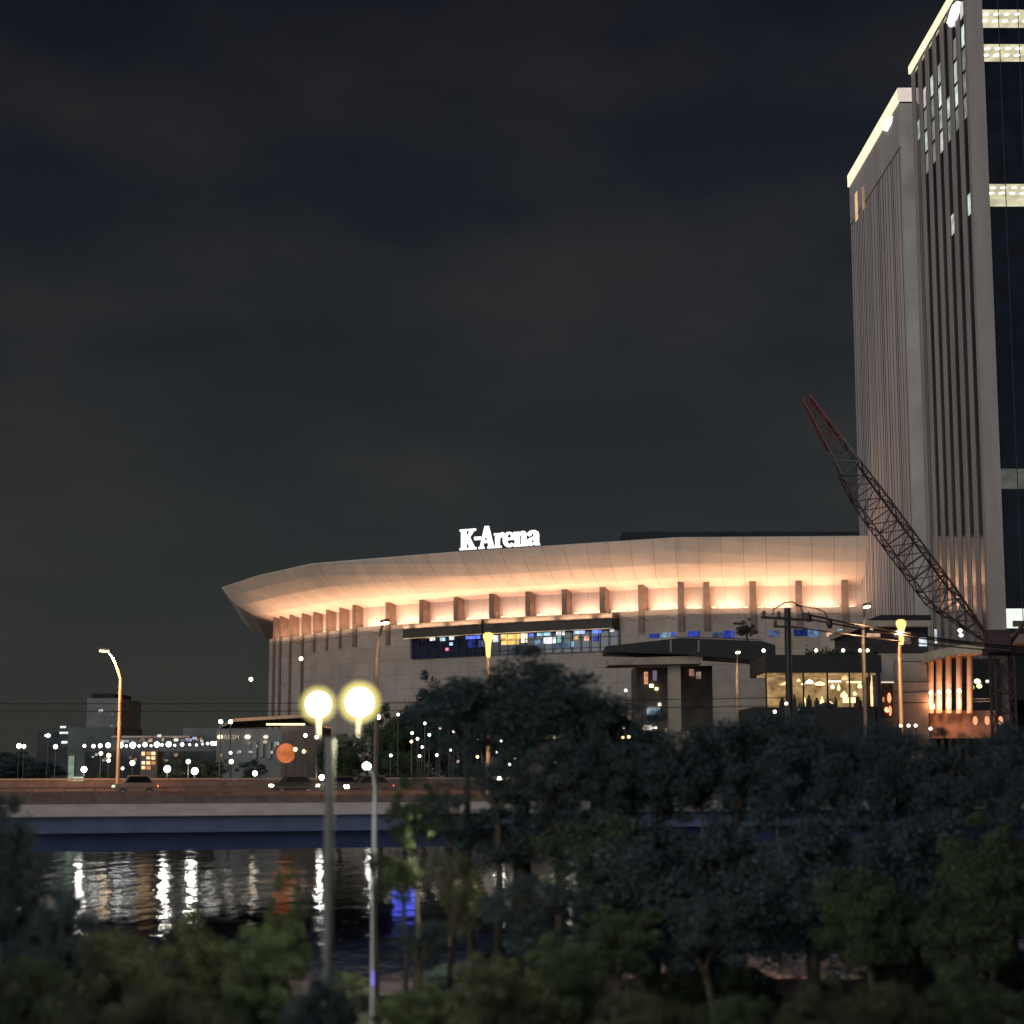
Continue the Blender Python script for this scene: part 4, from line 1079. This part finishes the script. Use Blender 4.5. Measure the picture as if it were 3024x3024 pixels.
LF = {'olive': leaf_mat('leaf_olive', (.048, .056, .032), (.122, .128, .074), .55),
      'green': leaf_mat('leaf_green', (.038, .060, .034), (.10, .13, .065), .55),
      'dark': leaf_mat('leaf_dark', (.034, .052, .060), (.068, .098, .108), .45),
      'grey': leaf_mat('leaf_grey', (.10, .09, .08), (.22, .20, .17), .6)}
def crown_mesh(name, seed, nleaf, leaf, nclump, m, rad=(3.6, 3.6, 3.0), csize=1.0, core=.35):
    g = np.random.default_rng(seed)
    # lumpy shell of clumps with a few inside
    d = g.normal(size=(nclump, 3)); d /= np.linalg.norm(d, axis=1)[:, None]
    rr = np.where(g.random(nclump) < core, g.uniform(.15, .65, nclump), g.uniform(.66, 1.0, nclump))
    lump = 1 + .18 * np.sin(3 * d[:, 0] + seed) * np.cos(2.3 * d[:, 1] - seed) + .12 * np.sin(5 * d[:, 2] + 2 * seed)
    cc = d * rr[:, None] * lump[:, None] * np.array(rad) * .86
    cs = g.uniform(.45, 1.05, nclump) * csize
    k = g.integers(0, nclump, nleaf)
    off = g.normal(size=(nleaf, 3)); off /= np.linalg.norm(off, axis=1)[:, None]
    off *= (g.random(nleaf) ** .45)[:, None] * cs[k][:, None]
    off[:, 2] *= .62
    c = cc[k] + off
    a = g.normal(size=(nleaf, 3)); a /= np.linalg.norm(a, axis=1)[:, None]
    a[:, 2] *= .6
    b = np.cross(a, g.normal(size=(nleaf, 3))); b /= np.linalg.norm(b, axis=1)[:, None]
    s = leaf * g.uniform(.6, 1.35, nleaf)[:, None]
    v = np.empty((nleaf, 4, 3)); v[:, 0] = c - a * s; v[:, 1] = c + b * s * .55; v[:, 2] = c + a * s; v[:, 3] = c - b * s * .55
    me = bpy.data.meshes.new(name)
    me.vertices.add(nleaf * 4); me.vertices.foreach_set('co', v.reshape(-1).astype(np.float32))
    me.loops.add(nleaf * 4); me.loops.foreach_set('vertex_index', np.arange(nleaf * 4, dtype=np.int32))
    me.polygons.add(nleaf); me.polygons.foreach_set('loop_start', np.arange(0, nleaf * 4, 4, dtype=np.int32))
    try: me.polygons.foreach_set('loop_total', np.full(nleaf, 4, dtype=np.int32))
    except Exception: pass
    me.update(calc_edges=True)
    me.materials.append(m)
    return me
RX, RZ = 3.6, 3.0
CROWNS = {}
for kk, (n_, lf_, nc_) in {'fine': (26000, .085, 95), 'mid': (34000, .085, 120), 'loose': (15000, .095, 70), 'thin': (7000, .09, 46)}.items():
    for mm in ('olive', 'green', 'dark'):
        for q in range(2):
            if kk in ('thin',) and q: continue
            CROWNS[kk, mm, q] = (kk, mm, q, n_, lf_, nc_)
def crown(kk, mm, q):
    c = CROWNS[kk, mm, q]
    if isinstance(c, tuple):
        c = crown_mesh('crown_' + kk, hash((len(kk), len(mm), q)) % 97 + q * 13 + len(kk) * 7 + len(mm), c[3], c[4], c[5], LF[mm])
        CROWNS[kk, mm, q] = c
    return c
trng = random.Random(21)
def near_y(Y):
    return Y if Y <= 48 or Y > 100 else 48 + (Y - 48) * .37
def tree(px, ptop, pbot, hw, Y, kind, label, gz=1.5, cat='tree', name='broadleaf_tree', group=None):
    Y = near_y(Y); gz = NZ if gz == 1.5 else gz
    ctr = at(px, (ptop + pbot) / 2, Y)
    rx = hw * Y / F; rz = (pbot - ptop) / 2 * Y / F
    base = Vector((ctr.x + trng.uniform(-.3, .3), Y, gz))
    o = thing(name, label, cat, base, group)
    me = crown(*kind)
    c = bpy.data.objects.new('crown', me); C.objects.link(c); c.parent = o
    c.location = ctr - base
    c.scale = (rx / RX, min(rx, rz * 1.6) / RX, rz / RZ)
    c.rotation_euler = (0, 0, trng.uniform(0, 6.28))
    if c.scale[0] / c.scale[1] > 1.15 or c.scale[1] / c.scale[0] > 1.15:
        c.rotation_euler = (0, 0, trng.choice([0, math.pi]))
    r0 = max(.07, min(.38, rx * .075))
    mb = MB()
    fork = Vector((ctr.x, Y, max(gz + .6, ctr.z - rz * .55)))
    mb.tube([base, base.lerp(fork, .5) + Vector((trng.uniform(-.15, .15), 0, 0)), fork], [r0 * 1.25, r0, r0 * .75], 9)
    for i in range(6):
        t_ = 2 * math.pi * i / 6 + trng.uniform(-.4, .4)
        e_ = ctr + Vector((math.cos(t_) * rx * .62, math.sin(t_) * rx * .5, rz * trng.uniform(-.1, .65)))
        mb.tube([fork - Vector((0, 0, .1)), fork.lerp(e_, .5) + Vector((0, 0, .12 * rz)), e_], [r0 * .6, r0 * .4, r0 * .12], 6)
    mb.build('trunk', M_BARK, o)
    return o
T = tree
# close to the viewer
T(18, 2335, 2860, 130, 52, ('fine', 'dark', 0), 'dark tree filling the left edge in front of the bridge end')
T(175, 2600, 3000, 150, 47, ('fine', 'dark', 1), 'dark rounded tree beside the edge tree, its top just over the river')
T(60, 2800, 3160, 170, 36, ('fine', 'green', 0), 'low bushy tree in the bottom left corner')
T(345, 2716, 3120, 170, 42, ('fine', 'olive', 0), 'olive leafed tree right under the two brightest river streaks')
T(590, 2700, 3080, 150, 45, ('fine', 'olive', 1), 'broad olive tree below the middle of the bridge span')
T(500, 2880, 3200, 200, 34, ('fine', 'olive', 0), 'nearest olive crown along the bottom edge, left of both posts')
T(845, 2570, 2960, 90, 50, ('loose', 'green', 0), 'narrow pointed tree left of the twin globe post')
T(770, 2740, 3120, 150, 42, ('fine', 'green', 1), 'dense dark tree at the foot of the twin globe post')
T(940, 2850, 3180, 110, 38, ('mid', 'dark', 0), 'low dark tree between the twin globe post and slim lamp post')
T(1190, 2500, 2670, 80, 64, ('loose', 'green', 1), 'small tree lit bright green beside the slim lamp post')
T(1240, 2890, 3200, 170, 40, ('fine', 'green', 0), 'low spreading tree just right of the slim lamp post')
T(1105, 2508, 2572, 44, 63, ('thin', 'green', 0), 'little yellow green spray of leaves hanging across the slim post')
T(1225, 2290, 2520, 105, 72, ('loose', 'green', 0), 'loose green tree standing over the bridge girder, lit by the twin globes')
T(1690, 2770, 3150, 160, 40, ('fine', 'green', 1), 'rounded green tree under the lone bright streak right of centre')
T(1480, 2830, 3160, 170, 38, ('fine', 'olive', 1), 'olive tree in the middle of the bottom edge')
T(1900, 2905, 3200, 170, 36, ('fine', 'olive', 0), 'low olive tree before the first stretch of pink coping')
T(2170, 2920, 3200, 150, 36, ('fine', 'green', 0), 'low green tree between the two stretches of pink coping')
T(2420, 2895, 3180, 150, 37, ('mid', 'olive', 1), 'brownish low tree beneath the longest stretch of pink coping')
T(2640, 2880, 3180, 140, 38, ('fine', 'olive', 0), 'bushy olive tree by the right end of the pink coping')
T(2880, 2850, 3180, 180, 39, ('fine', 'green', 1), 'tall green tree in the bottom right corner')
# along the river wall
T(1540, 1915, 2260, 345, 80, ('mid', 'dark', 0), 'biggest dark tree, its wide crown just below the arena sign shops')
T(1380, 2060, 2290, 150, 78, ('thin', 'dark', 0), 'left shoulder tree of the big dark crown, with lights glinting through')
T(1540, 2340, 2600, 260, 76, ('loose', 'dark', 1), 'dark tree beneath the big crown hiding the bridge girder')
T(1750, 2050, 2380, 170, 79, ('loose', 'dark', 1), 'dark tree joined to the right side of the big central crown')
T(1750, 2350, 2720, 190, 72, ('loose', 'green', 1), 'dim green tree left of the wide dark gap, above the lone streak')
T(1390, 2600, 2780, 80, 66, ('thin', 'green', 0), 'thin green tree over the water between the blue and white streaks')
T(1950, 2110, 2480, 210, 80, ('mid', 'dark', 0), 'dark tree below the deck pillar')
T(2170, 2080, 2480, 210, 82, ('mid', 'dark', 1), 'dark tree left of the utility pole foot')
T(2390, 2090, 2480, 200, 81, ('mid', 'dark', 0), 'dark tree hiding the left foot of the yellow lit shop')
T(2590, 2100, 2500, 180, 80, ('mid', 'dark', 1), 'dark tree hiding the right foot of the yellow lit shop')
T(2780, 2160, 2500, 180, 79, ('mid', 'dark', 0), 'dark tree below the columns of the podium')
T(2990, 2110, 2500, 140, 78, ('mid', 'dark', 1), 'dark tree at the right edge under the crane mast')
T(1900, 2370, 2930, 250, 70, ('mid', 'dark', 1), 'dark lower tree left of the gap over the pink coping')
T(2150, 2350, 2930, 250, 72, ('mid', 'dark', 0), 'dark lower tree in front of the bridge below the utility pole')
T(2410, 2350, 2870, 260, 70, ('mid', 'dark', 0), 'dark lower tree above the longest stretch of pink coping')
T(2560, 2540, 2880, 170, 60, ('mid', 'green', 0), 'green lit tree hanging over the right end of the pink coping')
T(2690, 2360, 2930, 240, 68, ('mid', 'dark', 1), 'dark lower tree below the podium columns, behind the green lit one')
T(2930, 2420, 2830, 170, 62, ('mid', 'green', 1), 'large green tree on the right edge above the corner tree')
T(1340, 2480, 2800, 110, 60, ('thin', 'olive', 0), 'thin olive tree over the river, right of the blue streak')
T(1240, 2660, 2900, 110, 54, ('thin', 'dark', 0), 'thin dark tree over the river below the bright green one')
T(1560, 2560, 2860, 150, 58, ('loose', 'dark', 0), 'dark tree between the two right hand river streaks')
T(1830, 2640, 2900, 150, 55, ('loose', 'green', 1), 'green tree at the left end of the pink coping')
T(2080, 2600, 2935, 180, 56, ('loose', 'dark', 1), 'dark leafy tree over the gap in the pink coping')
T(2850, 2620, 2900, 190, 54, ('loose', 'green', 0), 'green tree filling the space left of the right edge tree')
for i, (px, y0, hw) in enumerate(((1010, 2860, 90), (1330, 2830, 110), (1470, 2790, 90), (1590, 2800, 110), (1700, 2890, 90), (2080, 2800, 90), (2160, 2815, 100), (2240, 2850, 60), (2620, 2800, 90), (2720, 2800, 110), (2860, 2790, 120), (2990, 2780, 110), (1890, 2890, 80), (2470, 2900, 80), (2085, 2760, 90), (2010, 2830, 90))):
    T(px, y0, y0 + 150, hw, 70 + (i % 3) * 4, ('mid' if i % 2 else 'fine', 'dark' if i % 3 else 'green', i % 2), 'dark shrub at the foot of the trees along the river wall', cat='shrub', name='river_shrub', group='shrubs along the river wall')
T(1470, 2190, 2440, 170, 74, ('thin', 'dark', 0), 'thin dark tree under the left half of the big crown, lights showing between its leaves')
T(1640, 2170, 2440, 170, 75, ('loose', 'dark', 0), 'loose dark tree under the right half of the big crown')
T(1330, 2270, 2560, 120, 73, ('thin', 'dark', 0), 'thin dark tree over the bridge edge left of the big crown')
T(1780, 2180, 2460, 150, 77, ('mid', 'dark', 1), 'dark tree between the big crown and the deck pillar')
# far bank
T(70, 2222, 2330, 130, 250, ('mid', 'dark', 0), 'far dark tree mass at the left end of the far bank', GZ)
T(-40, 2215, 2330, 110, 255, ('mid', 'dark', 1), 'far dark tree cut by the left edge, beyond the bridge', GZ)
T(300, 2272, 2330, 34, 246, ('mid', 'green', 0), 'small round bush beside the lit foot of the pale block', GZ)
T(520, 2240, 2330, 60, 246, ('loose', 'green', 0), 'far tree behind the two white bridge-side globes', GZ)
T(625, 2225, 2330, 60, 247, ('loose', 'green', 1), 'far tree before the left end of the ferry hall wall', GZ)
T(745, 2235, 2330, 50, 246, ('loose', 'dark', 0), 'far tree before the ferry hall wall panels', GZ)
T(1010, 2150, 2340, 80, 250, ('mid', 'green', 0), 'far tree right of the brown end block, under the twin globes', GZ)
T(1130, 2090, 2340, 90, 252, ('mid', 'green', 1), 'far tree right of the twin globes, before the arena wall', GZ)
T(1250, 1990, 2330, 90, 255, ('mid', 'dark', 0), 'far tall dark tree at the left end of the arena canopy', GZ)
T(1200, 2150, 2360, 90, 248, ('loose', 'green', 0), 'far lower tree with lights about its foot, left of the big dark crown', GZ)
T(1370, 2030, 2340, 110, 262, ('mid', 'dark', 1), 'far dark tree behind the little lights, below the canopy middle', GZ)
T(1530, 2060, 2340, 120, 266, ('mid', 'dark', 0), 'far dark tree left of the lit garden pavilion', GZ)
T(1740, 2040, 2340, 90, 264, ('mid', 'green', 0), 'far tree right of the lit garden pavilion', GZ)
T(1840, 2080, 2340, 90, 268, ('mid', 'dark', 1), 'far tree at the left end of the shop arcade', GZ)
tp = at(2200, 1892, 288)
T(2204, 1824, 1886, 42, 288, ('loose', 'dark', 0), 'small pale tree standing on the pedestrian deck', tp.z, name='deck_tree').children[0].data = crown_mesh('crown_pale', 5, 4200, .22, 40, LF['grey'])

# ------------------------------------------------------------------ lamps on the far bank
def bank_lamp(px, py, Y, r_, m, label, group=None, name='promenade_lamp', energy=0, col=(1, .95, .85)):
    p = at(px, py, Y)
    o = thing(name, label, 'lamp', (p.x, Y, GZ), group)
    MB().tube([(p.x, Y, GZ), (p.x, Y, p.z - r_ * .8)], .07, 8).build('post', M_POLED, o)
    MB().ball(p, r_, 12).build('globe', m, o, smooth=True)
    if energy:
        lamp_light('POINT', p + Vector((0, -r_ - .5, -.1)), energy, col, o, .2)
    return o
for px, py, r_, lb, m in ((248, 2272, .40, 'big white globe lamp before the lit foot of the pale block', G_GLOBE), (391, 2253, .38, 'white globe lamp left of the orange lit kiosk', G_PALE), (494, 2271, .46, 'big white globe lamp right of the orange lit kiosk, over a bright streak', G_GLOBE),
                       (556, 2249, .34, 'upper globe of the pair of white lamps below the grey annex', G_PALE), (575, 2277, .46, 'lower big globe of the pair below the grey annex, over a bright streak', G_GLOBE), (362, 2269, .24, 'small white lamp between the bridge lamp and orange kiosk', G_PALE),
                       (298, 2225, .26, 'small white lamp left of the bridge lamp pole', G_SMALL), (321, 2231, .30, 'upper amber lamp touching the bridge lamp pole', G_AMBER), (321, 2246, .24, 'lower white lamp touching the bridge lamp pole', G_SMALL),
                       (681, 2223, .24, 'upper white lamp before the ferry hall wall', G_PALE), (683, 2249, .34, 'large white lamp before the ferry hall wall', G_PALE), (753, 2284, .36, 'pale oval lamp low before the ferry hall panels', G_SMALL),
                       (950, 2296, .38, 'white lamp behind the bridge below the left twin globe', G_GLOBE), (1092, 2330, .30, 'white lamp behind the bridge beside the slim post', G_WHITE), (1475, 2300, .34, 'white lamp behind the bridge under the big dark crown', G_WHITE),
                       (1688, 2289, .36, 'white lamp shining through the foliage right of the big crown', G_GLOBE), (1117, 2118, .34, 'white lamp right of the right twin globe', G_SMALL), (652, 2131, .26, 'left of two white lamps over the orange canopy end', G_WHITE), (681, 2131, .28, 'right of two white lamps over the orange canopy end', G_WHITE),
                       (902, 2172, .26, 'small white lamp at the corner of the brown end block', G_SMALL), (935, 2177, .26, 'small pinkish lamp right of the brown end block', G_PINK), (56, 2203, .3, 'left of two white lamps above the far dark trees', G_WHITE), (71, 2204, .26, 'right of two white lamps above the far dark trees', G_SMALL),
                       (164, 2205, .3, 'white lamp right of the far dark trees, below the apartment block', G_SMALL), (142, 2172, .26, 'white lamp at the left of the dark apartment block', G_SMALL)):
    big = m is G_GLOBE and r_ > .36
    bank_lamp(px, py, 242 if px > 250 or px < 240 else 242, r_, m, lb, energy=160 if big else 0)
for px, py, Y, lb in ((741, 2006, 330, 'high white floodlight on a thin mast left of the arena'), (889, 1945, 330, 'white floodlight on a mast before the lower arena wall')):
    bank_lamp(px, py, Y, .38, G_SMALL, lb, name='floodlight_mast')
og = at(845, 2224, 262)
o = thing('orange_globe', 'large dull orange glowing globe in front of the brown end block', 'lamp', (og.x, 262, GZ))
MB().tube([(og.x, 262, GZ), (og.x, 262, og.z - 1)], .12, 8).build('post', M_POLED, o)
MB().ball(og, 1.45, 20).build('globe', glow('orange_globe', (.60, .165, .055), .85, .35, .5), o, smooth=True)
for px, py, lb in ((872, 2213, 'small warm lamp touching the orange globe'), (898, 2219, 'small warm lamp between the orange globe and the trees')):
    bank_lamp(px, py, 258, .32, glow('warm_small', (1, .66, .38), 2.2), lb)
kiosk = thing('orange_kiosk', 'small kiosk of orange lit window panes behind the bridge cars', 'kiosk', (at(438, 2250, 250).x, 250, GZ))
mb = MB(); blk(mb, 416, 462, 2218, 2330, 250, 4); mb.build('wall', M_BROWN, kiosk)
rk = random.Random(2)
for i in range(3):
    for j in range(4):
        x0, y0 = 418 + i * 14.5, 2220 + j * 14
        if rk.random() < .15: continue
        mb = MB(); blk(mb, x0, x0 + 12 - rk.random() * 3, y0, y0 + 11 - rk.random() * 3, 249.8, .15)
        mb.build('lit_pane', glow('pane_%d' % ((i + j) % 3), [(1, .66, .3), (1, .42, .16), (1, .78, .5)][(i + j) % 3], [1.3, .55, 1.2][(i + j) % 3]), kiosk)
cl = thing('garden_kiosk', 'lit garden pavilion glimpsed through the big dark crown', 'kiosk', (at(1600, 2140, 262).x, 262, GZ))
mb = MB(); blk(mb, 1545, 1680, 2092, 2340, 262, 6); mb.build('wall', mat('pavilion_wall', (.16, .12, .10), .8, .3, .5), cl)
for x0, x1, y0, y1, c_, s_ in ((1552, 1640, 2164, 2182, (.85, .95, .45), .9), (1594, 1616, 2156, 2176, (1, 1, .5), 1.2), (1594, 1640, 2098, 2114, (1, .8, .65), .8), (1630, 1668, 2104, 2120, (1, .9, .8), .9), (1580, 1604, 2128, 2142, (1, .85, .7), .5), (1644, 1660, 2140, 2180, (.6, .55, .5), .3)):
    mb = MB(); blk(mb, x0, x1, y0, y1, 261.7, .2); mb.build('lit_window', glow('pavilion_%d_%d' % (x0, y0), c_, s_, .8, 1.3), cl)
bs = thing('blue_screen', 'blue glowing panel hung under the bridge, mirrored in the river beside the slim lamp post', 'screen', (at(1196, 2470, 149).x, 149, zg2))
p = at(1196, 2470, 149)
MB().box(p.x - .9, p.x + .9, 148.9, 149.1, p.z - .5, p.z + .35).build('panel', glow('blue_panel', (.10, .14, 1.0), 3.0), bs)
MB().box(p.x - .06, p.x + .06, 148.95, 149.08, p.z + .36, zg2 - .01).build('post', M_POLED, bs)
# scattered little lights on posts among the trees of the far bank
small = [(1295, 2088, 'w'), (1326, 2105, 'w'), (1255, 2136, 'g'), (1373, 2141, 'w'), (1441, 2154, 'p'), (1475, 2149, 'w'), (1423, 2165, 'g'), (1233, 2182, 'g'), (1392, 2193, 'p'), (1480, 2188, 'g'), (1247, 2206, 'p'), (1239, 2233, 'w'), (1154, 2231, 'g'),
         (1443, 2255, 'w'), (1647, 2106, 'w'), (1666, 2117, 'w'), (1561, 2180, 'w'), (1730, 2200, 'w'), (1842, 2148, 'p'), (1840, 2178, 'a'), (1857, 2176, 'a'), (1848, 2039, 'w'), (1268, 2170, 'w'), (1340, 2160, 'w'), (1410, 2180, 'w'), (1500, 2170, 'g'), (1217, 2165, 'w'), (1300, 2150, 'p'),
         (1215, 2190, 'a'), (1290, 2230, 'w'), (1330, 2215, 'w'), (1410, 2235, 'a'), (1466, 2222, 'w'), (1522, 2238, 'w'), (1545, 2215, 'p'), (1600, 2232, 'w'), (1700, 2222, 'a'), (1770, 2236, 'w'), (1352, 2248, 'p'), (1505, 2258, 'w'), (1640, 2252, 'g'), (1380, 2160, 'w'), (2070, 2214, 'w'), (2322, 2078, 'w'), (2288, 2102, 'w'), (2360, 2096, 'w'), (2660, 2143, 'w'), (2683, 2143, 'w'), (2704, 2143, 'w'), (2748, 2152, 'w'), (1176, 2110, 'w'), (1586, 1880, 'w'), (1345, 1830, 'w')][:51]
where = {'w': 'white', 'g': 'greenish', 'p': 'pinkish', 'a': 'amber'}
mm_ = {'w': G_SMALL, 'g': G_GREEN, 'p': G_PINK, 'a': G_AMBER}
for i, (px, py, k) in enumerate(small):
    Yq = 244 if px < 1860 else (110 if px < 2600 else 112)
    side_ = 'among the far trees left of the big dark crown' if px < 1420 else ('seen through the big dark crown' if px < 1760 else ('right of the big dark crown' if px < 2100 else ('above the trees before the yellow shop' if px < 2500 else 'in the short row below the podium')))
    bank_lamp(px, py, Yq, .2 if Yq > 200 else .09, mm_[k], 'tiny %s light %s' % (where[k], side_), 'tiny %s lights %s' % (where[k], side_), name='garden_light')

# dim windows of the waterside blocks
rw_ = random.Random(4)
for par, px0, px1, py0, py1, Y, n_ in ((pier_hall, 350, 640, 2181, 2194, 284.6, 16), (pier_hall, 262, 640, 2226, 2262, 279.8, 14), (hall, 645, 825, 2192, 2236, YB + 5.75, 9), (gt, 262, 340, 2075, 2190, 419.8, 5)):
    for i in range(n_):
        x = rw_.uniform(px0, px1); y = rw_.uniform(py0, py1); w = rw_.uniform(2.5, 7); h = rw_.uniform(2, 5)
        c_, s_ = rw_.choice([((1, .75, .45), .35), ((.85, .95, .9), .3), ((1, .6, .35), .25), ((.9, .95, 1), .6), ((1, .9, .75), .15)])
        mb = MB(); blk(mb, x - w, x + w, y - h, y + h, Y - .02, .08); mb.build('lit_window', glow('dim_window_%d' % int(s_ * 100), c_, s_, .6, 1.5), par)
